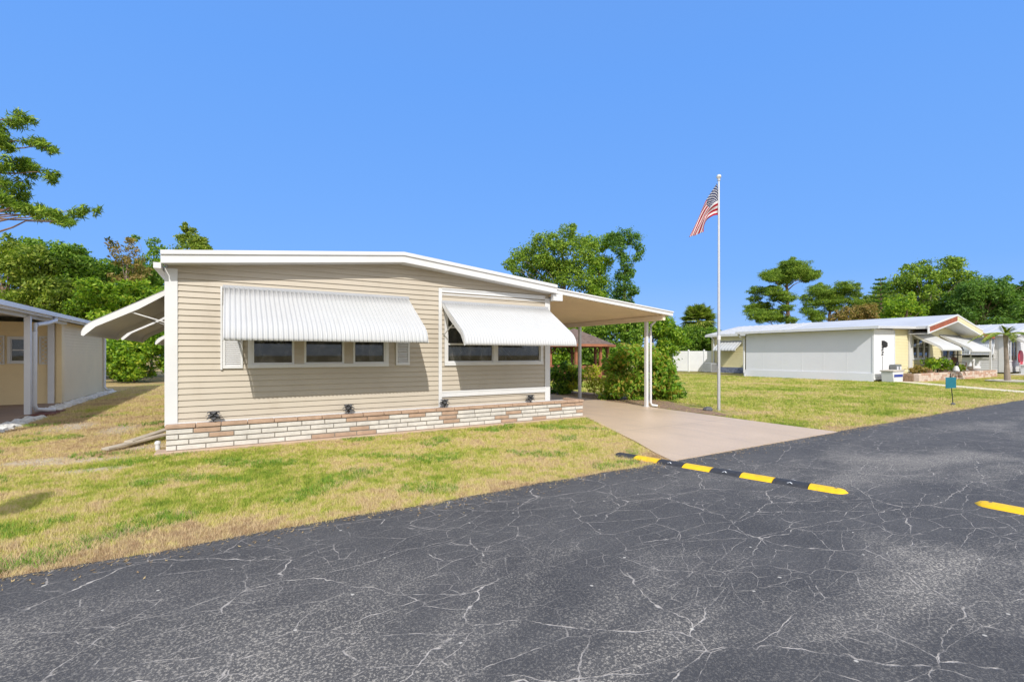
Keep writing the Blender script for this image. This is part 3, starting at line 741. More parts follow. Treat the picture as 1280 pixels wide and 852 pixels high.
# ------------------------------------------------------------------ bits by the left corner
for (pts, lb) in (([(-1.75, 10.05), (-1.02, 10.9), .035], 'long weathered grey board lying on the grass by the house corner, lower one'),
                  ([(-1.5, 10.4), (-1.0, 11.4), .075], 'weathered grey board lying against the house corner behind another board')):
    (xa, ya), (xb, yb), z = pts; d = Vector((xb - xa, yb - ya, 0)).normalized(); n_ = Vector((-d.y, d.x, 0)) * .07
    t = MB(); A = Vector((xa, ya, z)); B = Vector((xb, yb, z + .06))
    t.prism([A - n_, A + n_, A + n_ + Vector((0, 0, .035)), A - n_ + Vector((0, 0, .035))], B - A)
    tag(t.build('plank', GREYWOOD, bevel=.004), lb, 'board', 'old boards by the house corner')
pp = thing('drain_pipe', 'short white plastic drain pipe with a round cap beside the planter end', 'pipe', (-1.02, 9.72, 0))
t = MB(); t.tube([(-1.02, 9.72, .0), (-1.02, 9.72, .12)], .035, 12); t.build('pipe', WHITE, pp)
t = MB(); t.lathe([(.044, .12), (.047, .14), (.036, .165), (.015, .175)], (-1.02, 9.72, 0), 14); t.build('cap', WHITE, pp)
pp = thing('utility_pedestal', 'small white capped utility post standing behind the left corner of the tan house', 'utility post', (-1.06, 12.4, 0))
t = MB(); t.box(-1.12, -1.0, 12.34, 12.46, 0, .62); t.build('post', WHITE, pp, bevel=.01)
t = MB(); t.box(-1.135, -.985, 12.325, 12.475, .62, .68); t.build('cap', TRIM_GREY, pp, bevel=.01)

# ------------------------------------------------------------------ flagpole and flag
FX, FY = 12.0, 8.54
fp = thing('flagpole', 'tall slim silver flagpole with a ball finial beside the driveway', 'flagpole', (FX, FY, 0))
t = MB(); t.tube([(FX, FY, 0), (FX, FY, 3), (FX, FY, 6.55)], [.045, .040, .026], 14); t.build('pole', ALU, fp)
t = MB(); t.tube([(FX, FY, 2.02), (FX, FY, 2.14)], .052, 14); t.build('cleat_collar', WHITE, fp)
t = MB(); t.lathe([(.02, 6.55), (.045, 6.57), (.045, 6.60), (.02, 6.62)], (FX, FY, 0), 12); t.build('truck', ALU, fp)
t = MB(); t.lathe([(.008 + .06 * math.sin(math.pi * i / 10), 6.62 + .06 * (1 - math.cos(math.pi * i / 10))) for i in range(11)], (FX, FY, 0), 16); t.build('ball_finial', M('pale_gold_ball', (.8, .78, .7), .25, .03, metal=.5), fp)
t = MB(); t.tube([(FX - .05, FY - .02, 6.5), (FX - .055, FY - .02, 4.2), (FX - .05, FY - .02, 1.2)], .004, 5); t.build('halyard', WHITE, fp)
def flag_mat():
    m, nt, b, out = new_mat('stars_and_stripes_cloth'); k = NT(nt)
    uv = k.n('ShaderNodeUVMap'); sp = k.n('ShaderNodeSeparateXYZ'); k.l(uv.outputs[0], sp.inputs[0])
    U, V = sp.outputs[0], sp.outputs[1]
    st = k.math('MODULO', k.math('FLOOR', k.math('MULTIPLY', V, 13)), 2)
    c = k.mix(st, (.50, .012, .035), (.82, .80, .80))
    can = k.math('MULTIPLY', k.math('LESS_THAN', U, .42), k.math('GREATER_THAN', V, 6 / 13))
    a = k.math('MULTIPLY', U, 12 / .42); bb = k.math('MULTIPLY', k.math('SUBTRACT', V, 6 / 13), 10 / (7 / 13))
    ia, ib = k.math('ROUND', a), k.math('ROUND', bb)
    par = k.math('LESS_THAN', k.math('MODULO', k.math('ADD', ia, ib), 2), .5)
    da, db = k.math('SUBTRACT', a, ia), k.math('SUBTRACT', bb, ib)
    dd = k.math('ADD', k.math('MULTIPLY', da, da), k.math('MULTIPLY', db, db))
    star = k.math('MULTIPLY', par, k.math('LESS_THAN', dd, .17))
    c = k.mix(can, c, k.mix(star, (.012, .025, .11), (.85, .85, .85)))
    k.l(c, b.inputs['Base Color']); b.inputs['Roughness'].default_value = .75; b.inputs['Specular IOR Level'].default_value = .15
    t = k.n('ShaderNodeBsdfTranslucent'); k.l(c, t.inputs[0]); mx = k.n('ShaderNodeMixShader'); mx.inputs[0].default_value = .35
    k.l(b.outputs[0], mx.inputs[1]); k.l(t.outputs[0], mx.inputs[2]); k.l(mx.outputs[0], out.inputs[0]); return m
def flag():
    # hoist along the pole; the cloth droops to the side and down in folds. Lateral axis a, depth axis e.
    a = Vector((CS, -SN, 0)); e = Vector((SN, CS, 0)); m = 13.5 / 590
    top = [(-2, 229), (-8, 239), (-18, 255), (-28, 276), (-38.5, 297)]; bot = [(1, 268.5), (-7, 269.5), (-14, 274), (-17.5, 282), (-19, 290)]
    NU, NV = 60, 40; base = Vector((FX, FY, 0)); vs_ = []; uvs = []
    def cr(P, u):
        u *= len(P) - 1; i = min(int(u), len(P) - 2); f = u - i
        p0, p1, p2, p3 = (P[max(i - 1, 0)], P[i], P[i + 1], P[min(i + 2, len(P) - 1)])
        return [.5 * (2 * p1[q] + (p2[q] - p0[q]) * f + (2 * p0[q] - 5 * p1[q] + 4 * p2[q] - p3[q]) * f * f + (-p0[q] + 3 * p1[q] - 3 * p2[q] + p3[q]) * f ** 3) for q in (0, 1)]
    for i in range(NU + 1):
        u = i / NU; T_, B_ = cr(top, u), cr(bot, u)
        for j in range(NV + 1):
            v = j / NV
            x = B_[0] + (T_[0] - B_[0]) * v; y_ = B_[1] + (T_[1] - B_[1]) * v
            dep = min(1, u * 3) * (.06 * math.sin(v * 7.5 + u * 4) + .03 * math.sin(v * 15 - u * 6))
            x += min(1, u * 3) * .5 * math.sin(v * 9 + u * 5)
            p = base + a * (x * m) + e * dep; p.z = EYE - (y_ - 443) * m
            vs_.append(p); uvs.append((u, v))
    fb = MB(); n_ = NV + 1
    fb.add(vs_, [(i * n_ + j, (i + 1) * n_ + j, (i + 1) * n_ + j + 1, i * n_ + j + 1) for i in range(NU) for j in range(NV)])
    o = fb.build('flag', flag_mat(), fix=False)
    ul = o.data.uv_layers.new(name='UVMap')
    for lp in o.data.loops: ul.data[lp.index].uv = uvs[lp.vertex_index]
    o.modifiers.new('cloth', 'SOLIDIFY').thickness = .002
    for p in o.data.polygons: p.use_smooth = True
    return o
tag(flag(), 'American flag of stars and stripes hanging limp from the silver pole', 'flag')

# ------------------------------------------------------------------ speed bumps
def bump_strip(label, a, b, colours, start_cap, wid=.30):
    """a,b: ends on the road; segments of alternating rubber"""
    A, B = Vector((*a, .012)), Vector((*b, .012)); d = (B - A).normalized(); nrm = Vector((-d.y, d.x, 0)); L = (B - A).length
    t = thing('speed_bump', label, 'speed bump', tuple(A))
    prof = [(-.5, .0), (-.47, .010), (-.30, .030), (-.14, .040), (0, .042), (.14, .040), (.30, .030), (.47, .010), (.5, 0)]
    seg = L / len(colours)
    for i, c in enumerate(colours):
        mb = MB(); s0, s1 = i * seg + .004, (i + 1) * seg - .004
        rnd0 = i == 0 and start_cap; rnd1 = i == len(colours) - 1
        st = [(s0 + (s1 - s0) * q / 10) for q in range(11)]
        vs_ = []
        for s in st:
            f = 1
            if rnd0: f = min(1, math.sqrt(max(0.02, 1 - max(0, 1 - (s - s0) / (wid * .5)) ** 2)))
            if rnd1: f = min(f, math.sqrt(max(0.02, 1 - max(0, 1 - (s1 - s) / (wid * .5)) ** 2)))
            for (o, z) in prof: vs_.append(A + d * s + nrm * (o * wid * f) + Vector((0, 0, z * min(1, f * 1.15) - .004)))
        m = len(prof)
        mb.add(vs_, [(q * m + r, q * m + r + 1, (q + 1) * m + r + 1, (q + 1) * m + r) for q in range(10) for r in range(m - 1)] + [tuple(range(m)), tuple(range(10 * m, 11 * m))[::-1]])
        sg = mb.build('segment', YEL if c == 'y' else BLK, t)
        if c == 'k' and not (rnd0 or rnd1):
            ctr = A + d * ((s0 + s1) / 2)
            for sd in (-1, 1):
                rf_ = MB(); p0 = ctr + nrm * (.28 * wid * sd)
                def q_(dd, nn, zz): return p0 + d * dd + nrm * nn * sd + Vector((0, 0, .031 + zz))
                rf_.add([q_(-.035, .03, -.004), q_(0, -.01, .006), q_(.035, .03, -.004), q_(.018, .035, -.004), q_(0, .015, .004), q_(-.018, .035, -.004)], [(0, 1, 4, 5), (1, 2, 3, 4)])
                rf_.build('reflector', WHITE, sg, fix=False)
        if rnd1 or rnd0:
            hb = MB(); c_ = A + d * ((s1 - .12) if rnd1 else (s0 + .12)); hb.lathe([(.016, .036), (.016, .044), (.010, .045), (.008, .041)], (c_.x, c_.y, c_.z - .004), 10); hb.build('bolt', DARKMETAL, sg)
    return t
bump_strip('yellow and black speed bump strip ending in the lawn corner beside the driveway', (5.28, 5.62), (6.09, 2.66), list('kykykyky'), True, .27)
bump_strip('yellow and black speed bump strip cut off by the right picture edge', (6.86, 1.80), (7.05, -1.1), list('ykykyky'), True, .27)

# ------------------------------------------------------------------ small items on the right lawn
sg = thing('yard_sign', 'small square teal sign on a thin black stake at the lawn edge', 'sign', (19.55, 5.62, 0))
c0 = Vector((19.55, 5.62, 0)); a = Vector((CS, -SN, 0)); e = Vector((SN, CS, 0))
t = MB(); t.tube([c0 + Vector((0, 0, -.02)), c0 + a * -.05 + Vector((0, 0, .55)), c0 + a * -.085 + Vector((0, 0, 1.0))], .012, 8); t.build('stake', DARK, sg)
t = MB(); bl = c0 + a * -.25 - e * .02 + Vector((0, 0, .54)); t.prism([bl, bl + a * .33 + Vector((0, 0, .01)), bl + a * .33 + Vector((0, 0, .35)), bl + a * .0 + Vector((0, 0, .34))], e * .012); t.build('panel', TEAL, sg, bevel=.004)
t = MB(); t.lathe([(.02, 0), (.07, .01), (.06, .06), (.02, .09)], (c0.x, c0.y, 0), 12); t.build('foot_clump', ROCK, sg)
t = MB(); rs_ = random.Random(3)
t.lathe([(.02, -.02), (.13, .0), (.15, .05), (.10, .11), (.03, .13)], (11.62, 8.62, 0), 9)
t.v = [(x + rs_.uniform(-.02, .02), y + rs_.uniform(-.02, .02), z) for x, y, z in t.v]
tag(t.build('stone', ROCK), 'dark round stone lying in the mulch at the flagpole foot', 'stone')

# ================================================================== LEFT NEIGHBOUR
ln = thing('mobile_home', 'cream-sided neighbouring home with lattice shutters and a covered porch at the left', 'house', (-6, 20.5, 0))
LX = -4.66
t = MB(); siding(t, (-12, 20.5), (1, 0), (0, -1), LX + 12, .05, 2.62, holes=[(6.12, 6.80, 1.32, 2.16)]); t.build('front_wall', CREAM, ln, smooth=False, fix=False)
t = MB(); siding(t, (LX, 20.5), (0, 1), (1, 0), 6.2, .05, 2.66); t.build('side_wall', CREAM, ln, smooth=False, fix=False)
t = MB(); t.box(-12, LX - .02, 26.66, 26.7, 0, 2.66); t.box(-12, -11.96, 20.6, 26.6, 0, 2.66); t.build('rear_wall', CREAM, ln)
t = MB(); t.box(LX - .10, LX + .03, 20.455, 20.486, .05, 2.6); t.box(LX + .014, LX + .03, 20.487, 20.75, .05, 2.62); t.build('corner_board', CREAM, ln)
t = MB(); t.box(-4.95, -4.80, 20.40, 20.48, .05, 2.60); t.build('corner_post', TRIM_GREY, ln)
t = MB(); t.prism([(-12.5, 11.5, 3.05), (-4.32, 11.5, 2.72), (-4.32, 11.5, 2.80), (-12.5, 11.5, 3.13)], (0, 15.6, 0)); t.build('roof', ROOF_METAL, ln, smooth=False)
t = MB(); t.box(-4.32, -4.22, 11.5, 27.1, 2.68, 2.79); t.box(-4.40, -4.321, 11.5, 27.1, 2.63, 2.715); t.build('gutter', TRIM_GREY, ln)
t = MB(); t.box(-4.60, -4.50, 11.5, 20.45, 2.56, 2.715); t.build('beam', WHITE, ln)
for (x, y) in ((-4.5, 17.0), (-4.5, 12.2)):
    t = MB(); t.box(x - .06, x + .06, y - .06, y + .06, .05, 2.62); t.build('post', TRIM_GREY, ln)
t = MB(); t.tube([(-4.27, 18.3, 2.7), (-4.27, 18.3, 2.58), (-4.34, 17.9, 2.48), (-4.42, 17.3, 2.40), (-4.43, 17.22, 2.2), (-4.43, 17.2, .26), (-4.40, 17.25, .14), (-4.22, 17.4, .10), (-4.1, 17.5, .09)], .055, 12); t.build('downspout', TRIM_GREY, ln)
t = MB(); t.tube([(-4.27, 26.3, 2.7), (-4.35, 26.3, 2.5), (-4.60, 26.35, 2.35), (-4.61, 26.35, .2), (-4.5, 26.3, .09), (-4.3, 26.2, .08)], .055, 12); t.build('downspout', TRIM_GREY, ln)
window_front(ln, -5.88, -5.20, 1.32, 2.16, 20.5, [], rails=(1.74,), frame=.07)
MB().box(-11.9, -4.75, 22.0, 22.05, .1, 2.6).build('interior_room', INTERIOR, ln)
def lattice(x0, x1, z0, z1):
    t = MB(); y = 20.5
    t.box(x0, x1, y - .045, y - .014, z0, z0 + .03); t.box(x0, x1, y - .045, y - .014, z1 - .03, z1); t.box(x0, x0 + .03, y - .045, y - .014, z0 + .03, z1 - .03); t.box(x1 - .03, x1, y - .045, y - .014, z0 + .03, z1 - .03)
    W_, H_ = x1 - x0, z1 - z0; st = .13
    for sgn in (1, -1):
        q = -H_
        while q < W_ + H_:
            pts = []
            for (sx, sz) in ((q, 0), (q + .024, 0), (q + .024 + H_, H_), (q + H_, H_)):
                pts.append((sx if sgn == 1 else W_ - sx, sz))
            poly = pts
            for f in (lambda p: p[0] - .02, lambda p: W_ - .02 - p[0]): poly = clip(poly, f) if len(poly) > 2 else poly
            if len(poly) > 2: t.prism([(x0 + px, y - (.036 if sgn == 1 else .028), z0 + pz) for px, pz in poly], (0, .007, 0))
            q += st
    return t.build('lattice_shutter', WHITE, ln, smooth=False)
lattice(-5.16, -4.86, 1.30, 2.18); lattice(-6.26, -5.94, 1.30, 2.18)
# stone edging and brick tray at the porch
def rock_strip(label, x0, x1, y0, y1, seed):
    r_ = np.random.default_rng(seed); nx, ny = 8, int((y1 - y0) / .08); t = MB(); vs_ = []
    for j in range(ny + 1):
        for i in range(nx + 1):
            ed = i in (0, nx)
            vs_.append((x0 + (x1 - x0) * i / nx + r_.normal(0, .025), y0 + (y1 - y0) * j / ny, .0 if ed or j in (0, ny) else .05 + r_.uniform(-.025, .035)))
    t.add(vs_, [(j * (nx + 1) + i, j * (nx + 1) + i + 1, (j + 1) * (nx + 1) + i + 1, (j + 1) * (nx + 1) + i) for j in range(ny) for i in range(nx)])
    return tag(t.build('stone_edging', STONE, smooth=False, fix=False), label, 'stone edging', 'white stone edging strips')
rock_strip('white stone edging strip beside the brown porch floor', -4.40, -3.95, 11.6, 16.4, 1)
rock_strip('white stone edging strip along the foot of the cream side wall', -4.60, -4.22, 18.2, 26.6, 2)
t = MB(); t.box(-4.40, -3.95, 16.75, 17.9, .0, .05); tag(t.build('splash_tray', REDBRICK, bevel=.01), 'dark red splash tray under the porch downspout', 'splash block')

# ================================================================== GAZEBO
gz = thing('gazebo', 'terracotta wooden gazebo with a brown shingled roof behind the carport', 'gazebo', (19.0, 24.0, 0))
gx, gy = 19.0, 24.0; GR, GE = 2.15, 2.65; N8 = 8; ph0 = R(10)
ring = lambda r, z, q: (gx + r * math.cos(ph0 + 2 * math.pi * q / N8), gy + r * math.sin(ph0 + 2 * math.pi * q / N8), z)
t = MB(); t.add([ring(GE, 2.22, q) for q in range(8)] + [ring(.05, 3.28, q) for q in range(8)] + [ring(GE, 2.14, q) for q in range(8)], [(q, (q + 1) % 8, 8 + (q + 1) % 8, 8 + q) for q in range(8)] + [(q, 16 + q, 16 + (q + 1) % 8, (q + 1) % 8) for q in range(8)] + [tuple(range(16, 24)), tuple(range(8, 16))])
t.build('roof', SHINGLE, gz, smooth=False)
t = MB()
for q in range(8):
    a0, a1 = ring(GE + .02, 2.08, q), ring(GE + .02, 2.08, q + 1); b0, b1 = ring(GE - .02, 2.08, q), ring(GE - .02, 2.08, q + 1)
    t.prism([a0, a1, b1, b0], (0, 0, .15))
t.build('eave_board', TERRA, gz, smooth=False)
for q in range(8):
    x, y, _ = ring(GR, 0, q); p = MB(); p.box(x - .07, x + .07, y - .07, y + .07, .1, 2.14)
    p.build('post', TERRA, gz)
t = MB()
for q in range(8):
    for dq in (1, -1):
        A = Vector(ring(GR, 1.62, q)); B = A + (Vector(ring(GR, 0, q + dq)) - Vector(ring(GR, 0, q))).normalized() * .42 + Vector((0, 0, .46))
        m_ = (A + B) / 2 + Vector((0, 0, -.08)) + (B - A).normalized() * .03; t.tube([A, m_, B], .035, 6)
t.build('arch_brace', DARKWOOD, gz)
t = MB()
for q in range(8):
    if q == 6: continue
    A, B = Vector(ring(GR, 0, q)), Vector(ring(GR, 0, q + 1)); d = (B - A).normalized(); nn = Vector((-d.y, d.x, 0)) * .03
    for z in (.25, .86): t.prism([A + Vector((0, 0, z)) - nn, A + Vector((0, 0, z)) + nn, A + Vector((0, 0, z + .07)) + nn, A + Vector((0, 0, z + .07)) - nn], B - A)
    for i in range(1, 14):
        c = A + (B - A) * i / 14; nb = nn * .5; t.prism([c + d * -.045 - nb + Vector((0, 0, .32)), c + d * .045 - nb + Vector((0, 0, .32)), c + d * .045 + nb + Vector((0, 0, .32)), c + d * -.045 + nb + Vector((0, 0, .32))], (0, 0, .54))
t.build('railing', TERRA, gz, smooth=False)
t = MB(); t.add([ring(GR + .12, .12, q) for q in range(8)] + [ring(GR + .12, 0, q) for q in range(8)], [tuple(range(8)), tuple(range(8, 16))] + [(q, 8 + q, 8 + (q + 1) % 8, (q + 1) % 8) for q in range(8)]); t.build('deck', DARKWOOD, gz, smooth=False)

# ------------------------------------------------------------------ white vinyl fence
fn = thing('vinyl_fence', 'white vinyl panel fence at the back of the lawn in front of the vines', 'fence', (36, 28.5, 0))
A, B = spot(842, 443, 45), spot(900, 443, 43); A.z = B.z = 0; d = (B - A).normalized(); nn = Vector((-d.y, d.x, 0))
for i in range(3):
    p0, p1 = A + (B - A) * i / 3 + d * .06, A + (B - A) * (i + 1) / 3 - d * .06
    t = MB(); t.prism([p0 - nn * .02 + Vector((0, 0, .05)), p0 + nn * .02 + Vector((0, 0, .05)), p0 + nn * .02 + Vector((0, 0, 1.93)), p0 - nn * .02 + Vector((0, 0, 1.93))], p1 - p0)
    L = (p1 - p0).length
    for j in range(1, 12):
        c = p0 + d * (L * j / 12); t.prism([c - nn * .026 - d * .006 + Vector((0, 0, .2)), c - nn * .026 + d * .006 + Vector((0, 0, .2)), c - nn * .021 + d * .006 + Vector((0, 0, .2)), c - nn * .021 - d * .006 + Vector((0, 0, .2))], (0, 0, 1.6))
    t.build('panel', FENCEW, fn, smooth=False)
for i in range(4):
    c = A + (B - A) * i / 3; t = MB(); t.box(c.x - .06, c.x + .06, c.y - .06, c.y + .06, 0, 2.0); t.lathe([(.09, 2.0), (.09, 2.03), (.01, 2.08)], (c.x, c.y, 0), 4); t.build('post', FENCEW, fn)
t = thing('air_conditioner', 'grey outdoor air conditioner box beside the far end of the yellow house', 'air conditioner', (36.8, 26.6, 0))
MB().box(36.3, 37.2, 26.6, 27.4, .05, .85).build('cabinet', M('grey_cabinet', (.35, .36, .38), .5, .1), t, bevel=.02)
t2 = MB()
for i in range(9): t2.box(36.38, 37.12, 26.585, 26.60, .16 + i * .07, .18 + i * .07)
t2.build('grille', DARKMETAL, t)

# ================================================================== YELLOW HOUSE ON THE RIGHT
yh = thing('mobile_home', 'pale yellow house with a long white panelled side and brown gable board, across the lawn', 'house', (40, 13, 0))
YF = 13.0; YX0, YX1 = 37.6, 46.9; YA = 42.2; EX0 = 32.6
def yz(x): return 4.30 - abs(x - YA) * .185
t = MB(); siding(t, (YX0, YF), (1, 0), (0, -1), YX1 - YX0, .1, 4.2, lap=.19, top=[(yz(YX0) - .15, .185), (4.15 + .185 * (YA - YX0), -.185)],
                 holes=[(.55, 3.3, 1.25, 2.75), (5.5, 7.9, 1.25, 2.6)], depth=.022); t.build('front_wall', YELLOW_SIDING, yh, smooth=False, fix=False)
t = MB(); siding(t, (YX0, 21), (0, 1), (-1, 0), 6.5, .5, 3.4, lap=.19, depth=.02, holes=[]); t.build('side_wall', YELLOW_SIDING, yh, smooth=False, fix=False)
t = MB(); t.box(YX0, YX1, 27.45, 27.5, 0, 3.4); t.box(YX1 - .05, YX1, YF + .05, 27.4, 0, 3.4); t.build('rear_wall', YELLOW_SIDING, yh)
t = MB(); t.box(YX0 - .03, YX0 + .05, 21, 27.5, 0, .5); t.build('block_base', BLUEBLOCK, yh)
# enclosure (former carport) walls
t = MB(); t.box(EX0, EX0 + .08, 13.0, 21.0, .32, 3.1)
for i in range(1, 6): t.box(EX0 - .005, EX0 - .001, 13 + i * 8 / 6 - .03, 13 + i * 8 / 6 + .03, .5, 3.08)
t.build('panelled_wall', PANELW, yh, smooth=False)
t = MB(); t.box(EX0 - .04, EX0 + .1, 12.96, 21.02, 0, .5); t.build('white_kerb_base', PANELW, yh)
t = MB(); t.box(EX0 - .03, 35.35, 12.93, 12.99, .1, 3.12); t.box(EX0 - .03, EX0 + .03, 12.90, 12.93, .1, 3.12); t.build('panelled_wall', M('white_end_panel', (.80, .80, .81), .5, .03), yh)
t = MB(); siding(t, (35.35, 13.0), (1, 0), (0, -1), YX0 - 35.35, .1, 3.2, lap=.19, depth=.022); t.build('front_wall', YELLOW_SIDING, yh, smooth=False, fix=False)
t = MB(); t.box(EX0, YX0, 20.95, 21.0, 0, 3.1); t.build('rear_wall', PANELW, yh)
t = MB(); t.box(YX0 - .1, YX0 + .35, 12.90, 12.975, .1, 3.2); t.build('corner_board', WHITE, yh)
t = MB(); t.box(35.28, 35.38, 12.90, 12.93, .1, 3.1); t.build('corner_board', TRIM_GREY, yh)
# roof: main gable and the low enclosure roof
RY0 = 11.9
t = MB(); TT = .18
for xa, xb in ((YX0 - .3, YA), (YA, YX1 + .3)):
    t.prism([(xa, RY0 + .03, yz(xa) - TT), (xb, RY0 + .03, yz(xb) - TT), (xb, RY0 + .03, yz(xb)), (xa, RY0 + .03, yz(xa))], (0, 27.9 - RY0, 0))
t.prism([(EX0 - .52, 12.5, 3.12), (YX0 - .3, 12.5, yz(YX0 - .3) - .16), (YX0 - .3, 12.5, yz(YX0 - .3) - .02), (EX0 - .52, 12.5, 3.24)], (0, 8.9, 0))
y = 12.8
while y < 21.2:
    t.prism([(EX0 - .33, y, 3.24), (YX0 - .3, y, yz(YX0 - .3) - .018), (YX0 - .3, y, yz(YX0 - .3) + .012), (EX0 - .33, y, 3.275)], (0, .05, 0)); y += .6
while y < 27.8:
    t.prism([(YX0 - .28, y, yz(YX0 - .28) + .001), (YA, y, 4.301), (YA, y, 4.33), (YX0 - .28, y, yz(YX0 - .28) + .03)], (0, .05, 0)); y += .6
t.build('roof', ROOF_METAL, yh, smooth=False)
t = MB(); t.box(EX0 - .62, EX0 - .522, 12.45, 21.4, 3.10, 3.26); t.build('gutter', WHITE, yh); t = MB(); t.box(YX0 - .42, YX0 - .302, 21.45, 27.9, 3.18, 3.33); t.build('gutter', WHITE, yh)
# gable boards
t = MB()
x0, x1 = YX0 - .1, YA; t.prism([(x0, RY0, yz(x0) - .42), (x1, RY0, yz(x1) - .42), (x1, RY0, yz(x1) - .09), (x0, RY0, yz(x0) - .09)], (0, .028, 0))
t.build('brown_gable_board', BROWN_PANEL, yh, smooth=False)
t = MB()
for xa, xb in ((YX0 - .35, YA), (YA, YX1 + .3)):
    t.prism([(xa, RY0 - .02, yz(xa) - .09), (xb, RY0 - .02, yz(xb) - .09), (xb, RY0 - .02, yz(xb) + .02), (xa, RY0 - .02, yz(xa) + .02)], (0, .045, 0))
    t.prism([(xa, RY0 - .02, yz(xa) - .50), (xb, RY0 - .02, yz(xb) - .50), (xb, RY0 - .02, yz(xb) - .42), (xa, RY0 - .02, yz(xa) - .42)], (0, .045, 0))
t.box(YX0 - .35, YX0 - .1, RY0 - .015, RY0 + .025, 2.98, yz(YX0 - .3) - .1)
t.build('rake_trim', WHITE, yh, smooth=False)
t = MB()
for i in range(3):
    za = -.42 + i * .11; x0, x1 = YA + .005, YX1 + .3
    t.prism([(x0, RY0 - .004 * (i % 2), yz(x0) + za), (x1, RY0 - .004 * (i % 2), yz(x1) + za), (x1, RY0 + .008, yz(x1) + za + .108), (x0, RY0 + .008, yz(x0) + za + .108)], (0, .02, 0))
t.build('gable_siding', YELLOW_SIDING, yh, smooth=False)
t = MB()
for xa, xb in ((YX0 - .3, YA), (YA, YX1 + .3)):
    t.prism([(xa, RY0 + .03, yz(xa) - .50), (xb, RY0 + .03, yz(xb) - .50), (xb, RY0 + .03, yz(xb) - .48), (xa, RY0 + .03, yz(xa) - .48)], (0, YF - RY0 - .05, 0))
t.build('soffit', WHITE, yh, smooth=False)
pr = MB(); pr.prism([(YX1 + .31, RY0 + .2, yz(YX1 + .3) - .25), (50.4, RY0 + .2, 2.92), (50.4, RY0 + .2, 3.06), (YX1 + .31, RY0 + .2, yz(YX1 + .3) - .05)], (0, 6, 0)); pr.build('porch_roof', ROOF_METAL, yh, smooth=False)
pr = MB(); pr.prism([(YX1 + .31, RY0 + .15, yz(YX1 + .3) - .34), (50.4, RY0 + .15, 2.80), (50.4, RY0 + .15, 2.98), (YX1 + .31, RY0 + .15, yz(YX1 + .3) - .12)], (0, .045, 0)); pr.build('brown_porch_board', BROWN_PANEL, yh, smooth=False)
pr = MB(); pr.box(50.2, 50.32, RY0 + .3, RY0 + .42, 0, 2.85); pr.build('porch_post', WHITE, yh)
window_front(yh, 38.15, 40.9, 1.25, 2.75, YF, [39.05, 40.0], rails=(2.12,), frame=.12, mull=.14, proud=.05)
window_front(yh, 43.1, 45.5, 1.25, 2.6, YF, [44.3], rails=(), frame=.10, mull=.1, proud=.05, glass=SCREEN)
MB().box(YX0 + .1, YX1 - .1, 15.5, 15.6, .2, 3.3).build('interior_room', INTERIOR, yh)
yfront = lambda s, o, z: (s, YF - o, z)
awning(yh, yfront, 37.9, 41.2, YF, pitch=.12, amp=.012, dz=.22, scale=1.35, profile=STRAIGHT)
awning(yh, yfront, 42.6, 46.4, YF, pitch=.12, amp=.012, dz=.22, scale=1.45, profile=STRAIGHT)
yside = lambda s, o, z: (YX0 - o, s, z)
awning(yh, yside, 24.5, 26.6, YX0, pitch=.30, amp=.02, dz=.0, scale=.9, arm=False)
t = MB(); t.tube([(EX0 - .4, 21.3, 3.1), (EX0 - .35, 21.2, 2.9), (EX0 + .0, 21.1, 2.7), (EX0 + .0, 21.1, .25), (EX0 - .1, 21.0, .12), (EX0 - .5, 20.7, .08)], .07, 10); t.build('downspout', WHITE, yh)
t = MB(); t.tube([(YX0 - .36, 27.3, 3.2), (YX0 - .1, 27.2, 2.9), (YX0 - .08, 27.2, .2), (YX0 - .5, 27.0, .08)], .07, 10); t.build('downspout', WHITE, yh)
# wall lamp and house number ornament
t = MB(); t.box(33.62, 33.78, 12.83, 12.93, 2.18, 2.44); t.lathe([(.05, 2.02), (.12, 2.10), (.12, 2.3), (.03, 2.40)], (33.7, 12.78, 0), 10); t.build('porch_lamp', DARK, yh)
t = MB()
for i in range(4): t.lathe([(.03, 1.55 + i * .14), (.06, 1.60 + i * .14), (.02, 1.66 + i * .14)], (33.62 + .05 * (i % 2), 12.88, 0), 8)
t.tube([(33.66, 12.9, .55), (33.66, 12.9, 1.5)], .012, 6)
t.build('hanging_ornament', ROCK, yh)

yp = thing('brick_planter', 'low pink brick planter wall in front of the pale yellow house', 'planter', (38, 11.5, 0))
rng = random.Random(4)
t = MB()
def pbrick(x0, x1, y0, y1, rows):
    for r in range(rows):
        x = x0
        while x < x1 - .05:
            e = min(x + rng.uniform(.35, .5), x1); t.box(x + .01, e - .01, y0 + rng.uniform(0, .01), y1, .02 + r * .12, .13 + r * .12, 0 if rng.random() < .55 else 1); x = e
pbrick(34.1, 40.2, 11.3, 11.55, 4); pbrick(40.2, 47.4, 11.2, 11.45, 4)
t.build('brickwork', [M('pale_pink_brick', (.62, .50, .42), .9, .15, 5), M('tan_pink_brick', (.50, .32, .24), .9, .2, 5)], yp, smooth=False)
t = MB(); t.box(34.0, 47.45, 11.56, 12.85, 0, .42); t.build('planting_bed', MULCH, yp)

